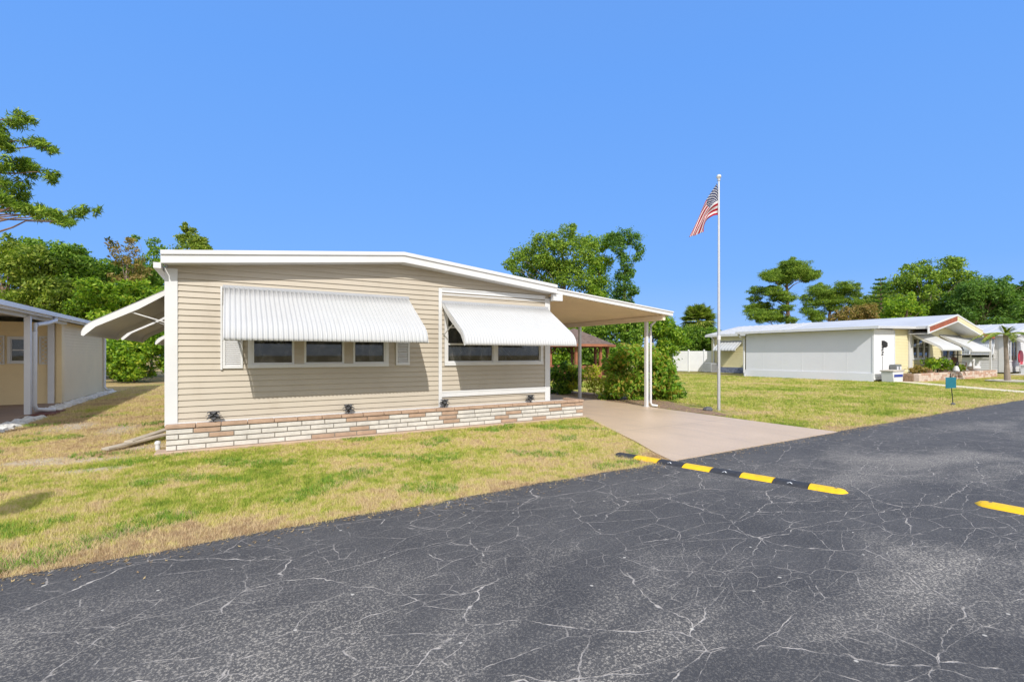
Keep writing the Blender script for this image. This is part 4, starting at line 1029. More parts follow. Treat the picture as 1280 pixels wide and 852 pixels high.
def leaf_tuft(name, label, c, r, h, n, mat, leaf, cat='plant', group=None, pot=None):
    th = thing(name, label, cat, c, group)
    rs = np.random.default_rng(int(c[0] * 100) + n)
    V = []
    zb = c[2] + (pot or 0)
    V = leaf_quads(rs, np.array([[c[0], c[1], zb + h * .5]]), np.array([r]), [n], leaf, .5 * h / r)
    raw_mesh('foliage', V, 4, mat, th)
    t = MB(); t.tube([(c[0], c[1], c[2]), (c[0], c[1], zb + h * .5)], .03, 6); t.build('stem', BARK, th)
    if pot:
        t = MB(); t.lathe([(r * .4, 0), (r * .55, pot), (r * .6, pot + .03), (r * .5, pot + .02)], c, 12); t.build('pot', BRICK_T, th)
    return th
def leaf_quads(rs, C, RR, counts, leaf, flat=.85, needle=False, droop=0):
    idx = np.repeat(np.arange(len(C)), counts); N = len(idx)
    d = rs.normal(size=(N, 3)); d /= np.linalg.norm(d, axis=1)[:, None]
    rad = RR[idx] * (.45 + .55 * rs.random(N) ** .55) * np.where(rs.random(N) < .12, rs.uniform(1.0, 1.3, N), 1)
    # lumpy surface so that no clump reads as a ball
    lump = 1 + .28 * np.sin(d[:, 0] * 4.1 + idx * 1.7) * np.sin(d[:, 1] * 4.7 + idx * .9) + .22 * np.sin(d[:, 2] * 6.3 + idx * 2.3)
    rad *= lump
    P = C[idx] + d * rad[:, None] * np.array([1, 1, flat])
    P[:, 2] -= droop * rs.random(N) ** 2
    P[:, 2] = np.maximum(P[:, 2], .06)
    nrm = d * .7 + rs.normal(size=(N, 3)) * .8 + np.array([0, 0, .45]); nrm /= np.linalg.norm(nrm, axis=1)[:, None]
    t = rs.normal(size=(N, 3)) if not needle else d + rs.normal(size=(N, 3)) * .7
    t -= nrm * (t * nrm).sum(1)[:, None]; t /= np.linalg.norm(t, axis=1)[:, None] + 1e-9
    b = np.cross(nrm, t)
    L = leaf * rs.uniform(.6, 1.4, N)[:, None]; W = L * (.15 if needle else .48)
    q = np.stack([P - t * L * .5, P + b * W * .5 + t * L * .06, P + t * L * .5 - nrm * L * .12, P - b * W * .5 + t * L * .06], 1)
    return q.reshape(-1, 3)

# porch things
def chair(x, y, z, rz, label, mat):
    th = thing('porch_chair', label, 'chair', (x, y, z))
    t = MB(); t.box(x - .25, x + .25, y - .25, y + .25, z + .40, z + .45); t.build('seat', mat, th)
    t = MB(); t.prism([(x - .25, y + .22, z + .45), (x + .25, y + .22, z + .45), (x + .22, y + .34, z + .95), (x, y + .36, z + 1.02), (x - .22, y + .34, z + .95)], (0, .04, 0)); t.build('backrest', mat, th)
    for sx in (-.22, .22):
        for sy in (-.22, .22):
            t = MB(); t.box(x + sx - .025, x + sx + .025, y + sy - .025, y + sy + .025, z, z + .40); t.build('leg', mat, th)
    for sx in (-.27, .27):
        t = MB(); t.box(x + sx - .03, x + sx + .03, y - .25, y + .25, z + .62, z + .66); t.box(x + sx - .02, x + sx + .02, y - .24, y - .2, z + .40, z + .62); t.build('armrest', mat, th)
    th.rotation_euler = (0, 0, rz); return th
chair(40.5, 12.2, .42, R(20), 'dark porch chair in front of the yellow house window', DARK)
chair(43.2, 12.1, .42, R(-30), 'brown porch chair under the right awning of the yellow house', DARKWOOD)
leaf_tuft('potted_plant', 'green potted plant by the white corner board of the yellow house', (38.4, 12.1, .42), .42, .8, 260, L_BRIGHT, .22, pot=.25)
leaf_tuft('potted_plant', 'bushy green potted plant at the middle of the pink brick planter', (39.7, 11.9, .42), .5, .8, 300, L_BRIGHT, .22, pot=.2)
leaf_tuft('shrub', 'low brown-leaved shrub behind the pink brick planter', (36.4, 12.1, .42), .45, .5, 220, L_RUST, .2)
leaf_tuft('shrub', 'small olive shrub near the right end of the pink brick planter', (42.0, 11.9, .42), .4, .6, 200, L_OLIVE, .2)
sw = thing('swan_planter', 'white swan-shaped planter on the bed at the right end of the yellow house', 'garden ornament', (44.9, 11.8, .42))
t = MB(); t.lathe([(.02, .02), (.26, .08), (.36, .24), (.33, .36), (.24, .38), (.22, .30)], (44.9, 11.8, .42), 16); t.build('body', WHITE, sw)
t = MB(); t.tube([(44.62, 11.75, .62), (44.50, 11.72, .95), (44.55, 11.70, 1.18), (44.42, 11.68, 1.24), (44.25, 11.68, 1.16)], [.09, .06, .055, .07, .02], 8); t.build('neck', WHITE, sw)
for sy in (-.2, .2):
    t = MB(); t.prism([(44.7, 11.8 + sy, .75), (45.3, 11.8 + sy * 1.2, 1.1), (45.35, 11.8 + sy, .8), (45.0, 11.8 + sy, .68)], (0, .05, 0)); t.build('wing', WHITE, sw)
ft = thing('bird_feeder', 'dark pole bird feeder standing on the bed between the two front awnings', 'bird feeder', (41.7, 11.75, .42))
t = MB(); t.tube([(41.7, 11.75, .42), (41.7, 11.75, 1.9)], .03, 8); t.build('pole', DARK, ft)
t = MB(); t.box(41.45, 41.95, 11.5, 12.0, 1.55, 1.60); t.prism([(41.45, 11.5, 1.85), (41.95, 11.5, 1.85), (41.7, 11.5, 2.1)], (0, .5, 0)); t.build('tray_roof', DARK, ft)
cf_ = thing('cat_figure', 'black and white cat figure sitting on the pink brick planter', 'garden ornament', (40.9, 11.6, .5))
t = MB(); t.lathe([(.16, 0), (.2, .08), (.15, .28), (.09, .40)], (40.9, 11.62, .46), 12); t.build('body', WHITE, cf_)
t = MB(); t.lathe([(.03, .38), (.12, .46), (.11, .56), (.03, .62)], (40.9, 11.58, .46), 12)
for sx in (-.08, .04): t.prism([(40.9 + sx, 11.56, 1.03), (40.94 + sx, 11.56, 1.03), (40.92 + sx, 11.56, 1.15)], (0, .04, 0))
t.build('head', DARK, cf_)
tb = thing('storage_tub', 'white tub with a blue band standing at the corner of the white panelled wall', 'tub', (33.3, 12.35, 0))
t = MB(); t.prism([(32.75, 12.0, 0), (33.95, 12.0, 0), (34.05, 12.0, .62), (32.65, 12.0, .62)], (0, .6, 0)); t.build('body', WHITE, tb, bevel=.03)
t = MB(); t.box(32.78, 33.9, 11.985, 11.997, .30, .45); t.build('band', BLUE, tb)
t = MB(); t.box(32.6, 34.1, 11.95, 12.65, .62, .70); t.build('lid', CONC_GREY, tb, bevel=.02)
for i, (x, lb) in enumerate(((34.75, 'grey louvred meter box on the wall beside the white tub, nearer the tub'), (35.15, 'grey louvred meter box on the wall beside the yellow siding'))):
    mb_ = thing('meter_box', lb, 'meter box', (x, 12.7, .5), 'grey boxes low on the white end wall')
    MB().box(x - .17, x + .17, 12.55, 12.89, .52, 1.0).build('case', M('meter_grey', (.16, .17, .17), .5, .2), mb_, bevel=.02)
    MB().box(x - .10, x + .10, 12.53, 12.549, .68, .88).build('window', TRIM_GREY, mb_)

# ================================================================== GREY HOUSE, FAR RIGHT
gh = thing('mobile_home', 'pale grey house with lowered white storm awnings, at the right edge behind the palm', 'house', (60, 13, 0))
GX = 56.0; GF = 12.8
t = MB(); siding(t, (GX, GF), (0, 1), (-1, 0), 12, .1, 3.4, lap=.2, depth=.022, holes=[(.6, 4.9, 1.25, 2.9)]); t.build('side_wall', GREY_SIDING, gh, smooth=False, fix=False)
t = MB(); siding(t, (GX, GF), (1, 0), (0, -1), 8.4, .1, 4.4, lap=.2, depth=.022, top=[(3.4, .2), (4.24 + .2 * 4.2, -.2)], holes=[(.9, 3.2, 1.0, 2.9)]); t.build('front_wall', GREY_SIDING, gh, smooth=False, fix=False)
t = MB(); t.box(GX, GX + 8.4, 24.75, 24.8, 0, 3.4); t.box(GX + 8.35, GX + 8.4, GF + .05, 24.7, 0, 3.4); t.build('rear_wall', GREY_SIDING, gh)
t = MB()
for xa, za, xb, zb in ((GX - .5, 3.42, GX + 4.2, 4.36), (GX + 4.2, 4.36, GX + 8.9, 3.42)):
    t.prism([(xa, GF - .9, za - .12), (xb, GF - .9, zb - .12), (xb, GF - .9, zb), (xa, GF - .9, za)], (0, 13.2, 0))
y = GF - .6
while y < 25:
    t.prism([(GX - .5, y, 3.421), (GX + 4.2, y, 4.361), (GX + 4.2, y, 4.39), (GX - .5, y, 3.45)], (0, .06, 0)); y += .8
t.build('roof', ROOF_METAL, gh, smooth=False)
t = MB()
for xa, za, xb, zb in ((GX - .55, 3.42, GX + 4.2, 4.36), (GX + 4.2, 4.36, GX + 8.95, 3.42)):
    t.prism([(xa, GF - .94, za - .30), (xb, GF - .94, zb - .30), (xb, GF - .94, zb + .03), (xa, GF - .94, za + .03)], (0, .035, 0))
t.box(GX - .56, GX - .46, GF - .9, 25.7, 3.18, 3.40)
t.build('fascia', WHITE, gh, smooth=False)
t = MB(); t.box(GX - .04, GX + .06, GF - .04, GF + .35, .1, 3.3); t.build('corner_board', WHITE, gh)
f = MB(); x = GX - .02
for z0, z1 in ((1.25, 1.36), (2.8, 2.9)): f.box(x - .06, x + .05, 13.4, 17.7, z0, z1)
for y in (13.4, 14.85, 16.25, 17.6): f.box(x - .06, x + .05, y, y + .1, 1.36, 2.8)
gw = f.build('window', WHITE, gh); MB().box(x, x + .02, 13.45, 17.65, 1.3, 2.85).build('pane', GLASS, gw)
for y in (13.42, 14.88, 16.28):
    t = MB(); vs_ = []
    for i in range(41):
        yy = y + 1.32 * i / 40; r = .012 * math.cos(i * 1.57)
        vs_ += [(GX - .08 + r, yy, 2.95), (GX - .55 + r, yy, 1.62)]
    t.add(vs_, [(2 * i, 2 * i + 1, 2 * i + 3, 2 * i + 2) for i in range(40)])
    aw = t.build('storm_awning', M('grey_white_awning_%d' % int(y), (.55, .57, .60), .45, .05), gh, fix=False); aw.modifiers.new('sheet', 'SOLIDIFY').thickness = .008
    t = MB(); t.tube([(GX - .05, y - .03, 2.9), (GX - .57, y - .03, 1.62)], .045, 6); t.tube([(GX - .57, y - .03, 1.6), (GX - .57, y + 1.36, 1.6)], .04, 6); t.build('frame', WHITE, aw)
window_front(gh, GX + .9, GX + 3.2, 1.0, 2.9, GF, [GX + 1.6, GX + 2.4], rails=(1.6, 2.3), frame=.1, mull=.08, proud=.05)
MB().box(GX + 1.0, GX + 2.1, GF + .25, GF + .29, .9, 2.95).build('curtain', PURPLE, gh)
MB().box(GX + .1, GX + 8.3, 15.3, 15.4, .2, 3.2).build('interior_room', INTERIOR, gh)
gfront = lambda s, o, z: (s, GF - o, z)
awning(gh, gfront, GX + 1.5, GX + 4.2, GF, pitch=.3, amp=.02, dz=.45, scale=1.35, arm=False)
wl = thing('low_wall', 'low white block wall in front of the pale grey house', 'wall', (60, 11.6, 0))
MB().box(55.9, 64, 11.55, 11.85, 0, .68).build('blocks', WHITE, wl, bevel=.02); MB().box(55.8, 64.1, 11.5, 11.9, .68, .78).build('coping', WHITE, wl, bevel=.02)
rc = thing('lawn_chair', 'red round-backed lawn chair against the pale grey house', 'chair', (58.3, 12.2, .1))
t = MB(); t.prism([(58.3 + .62 * math.cos(a_), 12.3, 1.35 + .62 * math.sin(a_)) for a_ in [2 * math.pi * i / 18 for i in range(18)]], (0, .08, 0)); t.build('backrest', RED, rc)
t = MB(); t.box(57.85, 58.75, 11.95, 12.35, .68, .78); t.build('seat', RED, rc)
for sx in (-.4, .4):
    t = MB(); t.tube([(58.3 + sx, 12.0, .0), (58.3 + sx, 12.0, .72)], .03, 8); t.build('leg', WHITE, rc)
    t = MB(); t.tube([(58.3 + sx, 12.32, .0), (58.3 + sx, 12.32, .95)], .03, 8); t.build('leg', WHITE, rc)

# ================================================================== TREES AND SHRUBS
def limb(mb, A, B, r0, r1, rng_, n_=5, wob=.05):
    A, B = Vector(A), Vector(B); L = (B - A).length; pts = []
    for i in range(n_ + 1):
        t_ = i / n_; p = A.lerp(B, t_)
        if 0 < i < n_: p += Vector((rng_.uniform(-1, 1), rng_.uniform(-1, 1), rng_.uniform(-.5, .9))) * L * wob
        pts.append(p)
    mb.tube(pts, [r0 + (r1 - r0) * i / n_ for i in range(n_ + 1)], 7)
def tree(name, label, cat, d, base_px, clumps, leaf, dens, mat, bark=None, r0=.2, seed=0, flat=.8, depth=.5, needle=False, group=None, trunk_top=None, pitch_up=.35, droop=0, rs_k=1.0):
    """clumps: (px, py, r_px) read off the survey photograph at depth d; they get real depth around the trunk"""
    rs = np.random.default_rng(seed); rng_ = random.Random(seed); m = d / 590
    base = spot(base_px, 443, d); base.z = 0
    th = thing(name, label, cat, tuple(base), group)
    xs_ = [c[0] for c in clumps]; half = max(1.0, (max(xs_) - min(xs_)) * m * .5)
    C, RR = [], []
    e = Vector((SN, CS, 0))
    for (px, py, r) in clumps:
        p = spot(px, py, d) + e * rng_.uniform(-1, 1) * half * depth
        C.append(p); RR.append(r * m * rs_k)
        for q in range(3):                                    # smaller satellites roughen the outline
            rr = r * m * rng_.uniform(.35, .6); ang = Vector((rng_.uniform(-1, 1), rng_.uniform(-1, 1), rng_.uniform(-.6, .8))).normalized()
            C.append(p + ang * r * m * rng_.uniform(.75, 1.1)); RR.append(rr)
    C = np.array([tuple(p) for p in C]); RR = np.array(RR)
    C[:, 2] = np.maximum(C[:, 2], RR * .3)
    counts = np.maximum(14, ((4.2 if needle else 2.1) * dens * RR ** 2 / leaf ** 2)).astype(int)
    V = leaf_quads(rs, C, RR, counts, leaf, flat, needle, droop)
    raw_mesh('crown', V, 4, mat, th)
    t = MB(); zs = [spot(px, py, d).z for px, py, r in clumps]; tt = trunk_top if trunk_top else (min(zs) * .4 + max(zs) * .6)
    topp = spot(sum(xs_) / len(xs_) * .4 + base_px * .6, 443, d); topp.z = tt
    limb(t, base - Vector((0, 0, .1)), topp, r0, r0 * .45, rng_, 8, wob=.018)
    for i in range(0, len(C), 8 if needle else 4):
        B = Vector(C[i]); f = min(.95, max(.15, (B.z - RR[i] * 1.2) / max(tt, .1) * .8)); A = base.lerp(topp, f)
        if needle: A = base.lerp(topp, min(.97, max(.2, (B.z - RR[i] * .5 - pitch_up * math.hypot(B.x - base.x, B.y - base.y)) / tt)))
        limb(t, A, B, r0 * .24, r0 * .05, rng_, 5)
    t.build('trunk', bark or BARK, th)
    return th
def fill(px0, px1, top, bot, n_, r, seed):
    """clump places filling the outline under a polyline top [(px, py)...]"""
    rg = random.Random(seed); out = []
    def tp(x):
        for (xa, ya), (xb, yb) in zip(top, top[1:]):
            if xa <= x <= xb: return ya + (yb - ya) * (x - xa) / (xb - xa)
        return top[-1][1] if x > top[-1][0] else top[0][1]
    for i in range(n_):
        x = rg.uniform(px0, px1); rr = r * rg.uniform(.7, 1.3); y0 = tp(x) + rr * .8
        out.append((x, min(bot, y0 + (bot - y0) * (rg.random() ** 1.2)), rr))
    for i in range(int((px1 - px0) / r) + 1):                    # keep the skyline
        x = px0 + i * r; rr = r * rg.uniform(.5, 1.0); out.append((x, tp(x) + rr * .9, rr))
    return out

# left pine, its trunk outside the picture
PINE_L = [(3, 150, 12), (10, 176, 14), (2, 190, 13), (18, 200, 10), (2, 214, 12), (4, 240, 11), (24, 256, 11), (60, 272, 8), (84, 272, 8), (-20, 122, 12), (2, 142, 12), (12, 138, 9), (-10, 160, 16), (6, 170, 11), (26, 170, 10), (38, 174, 9), (46, 178, 7), (14, 186, 10), (-6, 196, 14), (6, 204, 12), (20, 212, 11), (34, 213, 9), (44, 210, 8), (8, 222, 10),
          (16, 234, 8), (-12, 244, 14), (4, 252, 11), (18, 250, 9), (30, 262, 10), (44, 262, 9), (54, 268, 9), (66, 272, 8), (78, 270, 9), (88, 266, 9), (94, 260, 7), (102, 258, 6), (92, 282, 7), (104, 284, 5), (-40, 150, 20), (-60, 180, 22), (-50, 220, 22), (-75, 140, 20), (-80, 230, 18), (-60, 110, 18)]
tree('pine_tree', 'tall pine with ragged needle clumps reaching into the left edge of the sky', 'tree', 24, -42, PINE_L, .34, 26, L_PINE, PINEBARK, .24, 1, .8, .35, True, trunk_top=14.5, pitch_up=.03, rs_k=.86)
# left bank
GL = 'trees behind the cream house'
tree('broadleaf_tree', 'dense olive-green tree right behind the cream house roof at the left edge', 'tree', 31, 12, fill(-70, 42, [(-70, 300), (15, 296), (42, 312)], 440, 20, 17, 2), .22, 20, L_OLIVE, None, .2, 2, .9, .5, group=GL)
tree('broadleaf_tree', 'dense rounded tree with the darkest leaves above the cream house roof', 'tree', 33, 66, fill(32, 98, [(30, 312), (40, 296), (62, 300), (85, 304), (98, 322)], 430, 16, 16, 3), .22, 20, L_GREEN, None, .2, 3, .9, .5, group=GL)
tree('broadleaf_tree', 'lower dark green tree filling the dip in the tree line left of the tan house', 'tree', 34, 125, fill(88, 206, [(88, 318), (104, 316), (115, 322), (150, 330), (206, 338)], 440, 34, 14, 4), .22, 20, L_GREEN, None, .2, 4, .9, .5, group=GL)
tree('slender_tree', 'thin sparse tree with rusty dying leaves left of the tan house', 'tree', 30, 160, [(160, 300, 6), (150, 308, 7), (168, 312, 7), (158, 322, 10), (172, 326, 9), (146, 325, 8), (176, 338, 9), (160, 342, 11), (150, 350, 10), (170, 356, 10), (180, 350, 7), (155, 298, 4)], .17, 9, L_RUST, PALEBARK, .07, 5, .8, .5, group=GL)
tree('slender_tree', 'thin airy green tree beside the left corner of the tan house roof', 'tree', 36, 192, [(186, 302, 7), (174, 300, 5), (196, 312, 8), (188, 320, 9), (200, 330, 10), (190, 340, 12), (180, 330, 7), (198, 352, 12), (186, 362, 14)], .2, 12, L_GREEN, PALEBARK, .09, 6, .8, .5, group=GL)
tree('conifer_tree', 'pointed olive treetop rising above the tan house roof at its left end', 'tree', 34, 242, [(233, 286, 5), (238, 292, 7), (236, 300, 10), (244, 303, 10), (250, 308, 9), (240, 312, 14), (258, 312, 7), (246, 330, 18), (262, 316, 5), (233, 281, 3), (240, 350, 20)], .17, 22, L_OLIVE, None, .12, 7, .9, .5, group=GL)
tree('shrub', 'bright green rounded shrub at the end of the grass gap between the two homes', 'shrub', 27, 168, fill(128, 215, [(128, 425), (150, 420), (180, 408), (215, 410)], 470, 26, 13, 8), .20, 22, L_BRIGHT, None, .06, 8, .9, .5)
tree('shrub', 'yellowish green shrub above the white side awnings, below the rusty tree', 'shrub', 29, 140, fill(95, 205, [(95, 372), (125, 352), (160, 345), (205, 362)], 440, 30, 14, 9), .20, 18, L_YEL if False else L_BRIGHT, None, .06, 9, .9, .5)
tree('shrub', 'olive shrub directly behind the back corner of the cream house', 'shrub', 30, 90, fill(30, 130, [(30, 360), (60, 345), (100, 360), (130, 372)], 460, 28, 15, 10), .2, 20, L_OLIVE, None, .06, 10, .9, .5)

# trees behind the carport
tree('oak_tree', 'broad spreading tree with open branches behind the tan house roof', 'tree', 48, 712, [(636, 334, 7), (648, 325, 10), (660, 316, 12), (676, 309, 12), (692, 300, 11), (706, 296, 9), (722, 294, 9), (684, 322, 12), (668, 332, 10), (706, 314, 11), (728, 306, 10), (700, 334, 14), (724, 328, 12), (690, 348, 14), (714, 352, 15), (738, 350, 13), (668, 346, 9), (650, 338, 8), (642, 340, 6), (676, 330, 11), (700, 308, 10), (716, 336, 12), (732, 318, 10), (694, 338, 12), (660, 328, 9)], .22, 15, L_PINE, PALEBARK, .26, 21, .75, .6, rs_k=1.22)
tree('vine_clad_tree', 'narrow tree trunk wrapped in bright green vines beside the spreading tree', 'tree', 50, 750, [(738, 300, 9), (750, 306, 9), (760, 300, 9), (744, 322, 8), (752, 330, 12), (746, 344, 13), (752, 358, 13), (744, 370, 14), (752, 384, 16), (762, 326, 6)], .22, 18, L_BRIGHT, None, .2, 22, .95, .5, rs_k=1.12)
tree('vine_clad_tree', 'tall leaning tree draped in dark vines with a flat top, rightmost behind the carport', 'tree', 48, 780, [(768, 296, 9), (780, 298, 11), (792, 300, 9), (800, 312, 6), (796, 322, 6), (772, 310, 9), (776, 320, 6), (782, 330, 8), (780, 342, 9), (788, 340, 6), (778, 354, 11), (782, 366, 12), (792, 364, 6), (776, 380, 13), (786, 378, 7)], .22, 17, L_DARK, None, .17, 23, .9, .5, rs_k=1.12)
GV = 'vine-covered trees behind the gazebo'
tree('vine_covered_tree', 'vine-smothered green tree behind the left half of the gazebo roof', 'tree', 40, 705, fill(640, 730, [(640, 398), (690, 392), (730, 400)], 470, 26, 15, 24), .24, 20, L_BRIGHT, None, .16, 24, .9, .35, group=GV)
tree('vine_covered_tree', 'vine-smothered green tree behind the right half of the gazebo roof', 'tree', 39, 762, fill(722, 800, [(722, 402), (760, 398), (800, 392)], 470, 24, 15, 25), .24, 20, L_GREEN, None, .16, 25, .9, .35, group=GV)
tree('vine_covered_tree', 'vine-smothered tree rising beyond the carport post and its downspout', 'tree', 42, 812, fill(790, 832, [(790, 388), (812, 390), (832, 400)], 465, 22, 12, 26) + [(842, 420, 9), (848, 424, 10)], .24, 20, L_BRIGHT, None, .16, 26, .9, .35, group=GV)
tree('vine_covered_tree', 'vine-covered shrubby tree spilling over the white fence', 'tree', 47, 868, fill(836, 900, [(836, 416), (860, 408), (905, 412)], 440, 40, 11, 27), .26, 20, L_GREEN, None, .16, 27, .9, .35, group=GV)
tree('tree', 'small bare-looking grey-green treetop just right of the carport roof end', 'tree', 52, 838, [(832, 398, 6), (838, 402, 6), (828, 406, 7), (840, 410, 6)], .2, 8, L_PINE, PALEBARK, .1, 28, .8, .5)

def fan_palm(label, c, H, R_, nf, seed, mat):
    rs = np.random.default_rng(seed); th = thing('palm_tree', label, 'palm', c)
    t = MB(); t.tube([c, (c[0] + .1, c[1], H * .5), (c[0] + .15, c[1], H)], [.22, .18, .2], 10); t.build('trunk', BARK, th)
    Q = []; o = np.array([c[0] + .15, c[1], H])
    for i in range(nf):
        az = i * 2.4; el = 1.4 - 2.35 * ((i + .5) / nf) + rs.normal(0, .08)
        d = np.array([math.cos(az) * math.cos(el), math.sin(az) * math.cos(el), math.sin(el)])
        sd = np.array([-math.sin(az), math.cos(az), 0]); up = np.cross(d, sd) * -1
        L = R_ * rs.uniform(.55, .75); hub = o + d * L * .45
        Q.append([o, o + sd * .03, hub + sd * .02, hub])
        for q in range(-9, 10):
            a_ = q * .17; ld = d * math.cos(a_) + sd * math.sin(a_); tip = hub + ld * R_ * .55 * (1 - .02 * abs(q)) + np.array([0, 0, -.28 * R_ * .3 * (1 + abs(q) * .05)]); mid = hub + ld * R_ * .30
            pr_ = np.cross(ld, up); Q.append([hub, mid + pr_ * .10, tip, mid - pr_ * .10])
    raw_mesh('crown', np.array(Q).reshape(-1, 3), 4, mat, th); return th
pc = spot(872, 443, 47); pc = spot(872, 443, 48); fan_palm('bushy cabbage palm with old yellow fronds above the white fence', (pc.x, pc.y, 0), 5.0, 2.6, 64, 31, L_PALM)

# shrubs along the carport
tree('croton_shrub', 'large green shrub with red and yellow leaves behind the near carport post', 'shrub', 16.6, 792, fill(762, 838, [(762, 448), (772, 436), (788, 428), (812, 434), (838, 450)], 500, 36, 11, 41), .15, 20, L_CROTON, None, .03, 41, .95, .45)
tree('broadleaf_shrub', 'low green shrub spreading onto the lawn beside the carport downspout', 'shrub', 17.6, 826, fill(806, 846, [(806, 462), (826, 452), (846, 470)], 504, 18, 9, 42), .14, 18, L_GREEN, None, .03, 42, .95, .5)
tree('yellow_shrub', 'airy shrub with yellow-green leaves between the two carport posts', 'shrub', 18.2, 742, [(735, 462, 7), (744, 466, 8), (752, 462, 7), (738, 476, 7), (748, 482, 7), (732, 470, 5), (756, 476, 6), (760, 488, 6), (766, 470, 6), (748, 474, 7), (740, 486, 6), (764, 482, 6)], .10, 9, L_YEL, None, .02, 43, .95, .5)
tree('broadleaf_shrub', 'dark green shrub between the house corner post and the slim back carport post', 'shrub', 19.2, 705, fill(688, 728, [(688, 464), (704, 450), (728, 462)], 494, 18, 8, 44), .15, 14, L_GREEN, None, .03, 44, .95, .5)
tree('yellow_shrub', 'small shrub with bright yellow leaf tips beside the slim back carport post', 'shrub', 18.9, 716, [(714, 460, 5), (718, 466, 5), (722, 474, 6), (716, 480, 6)], .09, 9, L_YEL, None, .02, 45, .95, .5)

# right skyline
PN = [(982, 332, 8), (994, 333, 8), (966, 343, 9), (1006, 340, 8), (1016, 346, 6), (986, 342, 10), (985, 336, 9), (972, 340, 8), (998, 338, 9), (960, 348, 7), (1012, 342, 7), (1018, 343, 6), (990, 345, 9), (975, 350, 8), (954, 352, 5), (1002, 348, 6)]
PN2 = [(950, 362, 7), (966, 362, 9), (974, 374, 8), (950, 384, 8), (946, 398, 8), (966, 392, 9), (984, 400, 6), (960, 366, 8), (948, 372, 6), (968, 372, 8), (958, 382, 8), (944, 386, 7), (940, 394, 8), (956, 396, 8), (972, 386, 6), (978, 396, 8)]
tree('pine_tree', 'umbrella-topped pine with a bare reddish trunk above the yellow house roof', 'tree', 62, 989, PN + PN2, .30, 26, L_PINE, PINEBARK, .36, 51, .5, .5, True, trunk_top=10.8, pitch_up=.45, rs_k=1.45)
tree('pine_tree', 'lower spreading pine beside the umbrella-topped pine', 'tree', 67, 1040, [(1032, 358, 8), (1046, 360, 8), (1020, 364, 7), (1058, 362, 7), (1036, 370, 9), (1050, 372, 8), (1062, 370, 5), (1024, 378, 7), (1040, 384, 8), (1012, 372, 6), (1010, 388, 6), (1028, 392, 7), (1052, 366, 8), (1030, 366, 8), (1040, 376, 8), (1016, 380, 7), (1056, 378, 7), (1006, 392, 6), (1020, 398, 7)], .30, 26, L_PINE, PINEBARK, .3, 52, .55, .5, True, trunk_top=9.5, rs_k=1.4)
tree('rusty_shrub', 'orange-brown feathery shrub showing over the white roof between the pines and the oak', 'shrub', 58, 1068, fill(1046, 1098, [(1046, 390), (1062, 382), (1080, 380), (1098, 388)], 402, 16, 8, 53), .26, 16, L_RUST, None, .1, 53, .8, .4)
def norfolk(label, px, d, top_py, seed):
    rs = np.random.default_rng(seed); b = spot(px, 443, d); b.z = 0; H = spot(px, top_py, d).z
    th = thing('norfolk_pine', label, 'tree', tuple(b)); t = MB(); t.tube([b, b + Vector((0, 0, H * .5)), b + Vector((0, 0, H))], [.25, .16, .03], 8); Q = []
    z = H * .35
    while z < H - .2:
        L = .35 + (H - z) * .42
        for i in range(7):
            az = i * 2 * math.pi / 7 + z * 1.3 + rs.normal(0, .1); d_ = np.array([math.cos(az), math.sin(az), .22]); o = np.array([b.x, b.y, z]); sd = np.array([-math.sin(az), math.cos(az), 0])
            t.tube([tuple(o), tuple(o + d_ * L)], [.03, .01], 4, caps=False)
            for q in range(int(26 * L)):
                f = rs.uniform(.12, 1); p = o + d_ * L * f; dr = sd * rs.choice([-1, 1]) * .8 + d_ * .6 + np.array([0, 0, rs.uniform(-.1, .5)]); dr /= np.linalg.norm(dr); ll = .5 * (1.15 - f * .5); pr_ = np.array([0, 0, .06]) + d_ * .03
                Q.append([p, p + dr * ll * .5 + pr_, p + dr * ll, p + dr * ll * .5 - pr_])
        z += .62
    raw_mesh('crown', np.array(Q).reshape(-1, 3), 4, L_DARK, th); t.build('trunk', BARK, th); return th
norfolk('dark tiered spire-shaped conifer left of the big oak on the right skyline', 1101, 64, 347, 54)
tree('oak_tree', 'biggest oak on the right skyline with arching branches and pale gaps', 'tree', 70, 1160, [(1120, 344, 9), (1134, 350, 11), (1148, 346, 10), (1158, 334, 9), (1170, 331, 9), (1184, 333, 9), (1198, 338, 8), (1176, 344, 9), (1192, 350, 10), (1150, 362, 12), (1128, 364, 12), (1168, 358, 9), (1204, 362, 12), (1186, 372, 12), (1112, 362, 8), (1160, 346, 9), (1142, 356, 9), (1182, 360, 10), (1210, 350, 7), (1165, 370, 11), (1138, 372, 10), (1206, 346, 9), (1118, 356, 10), (1196, 366, 11), (1152, 352, 9), (1172, 338, 9)], .32, 14, L_PINE, PALEBARK, .34, 55, .75, .6, rs_k=1.25)
tree('broadleaf_tree', 'bright yellow-green tree in front of the big oak over the yellow house roof', 'tree', 60, 1132, fill(1108, 1160, [(1108, 380), (1120, 372), (1128, 366), (1140, 376), (1160, 386)], 404, 22, 7, 56), .28, 14, L_BRIGHT, None, .2, 56, .9, .5)
tree('broadleaf_tree', 'dark dense tree between the big oak and the right picture edge', 'tree', 64, 1232, fill(1196, 1268, [(1196, 358), (1212, 350), (1222, 356), (1236, 344), (1250, 347), (1256, 356), (1268, 352)], 410, 42, 10, 57), .30, 18, L_DARK, None, .3, 57, .85, .5)
tree('broadleaf_tree', 'blue-green tree at the right picture edge behind the grey house', 'tree', 66, 1290, fill(1255, 1330, [(1255, 358), (1262, 350), (1272, 362), (1290, 358), (1330, 364)], 410, 42, 10, 58), .30, 18, L_DARK, None, .3, 58, .85, .5)
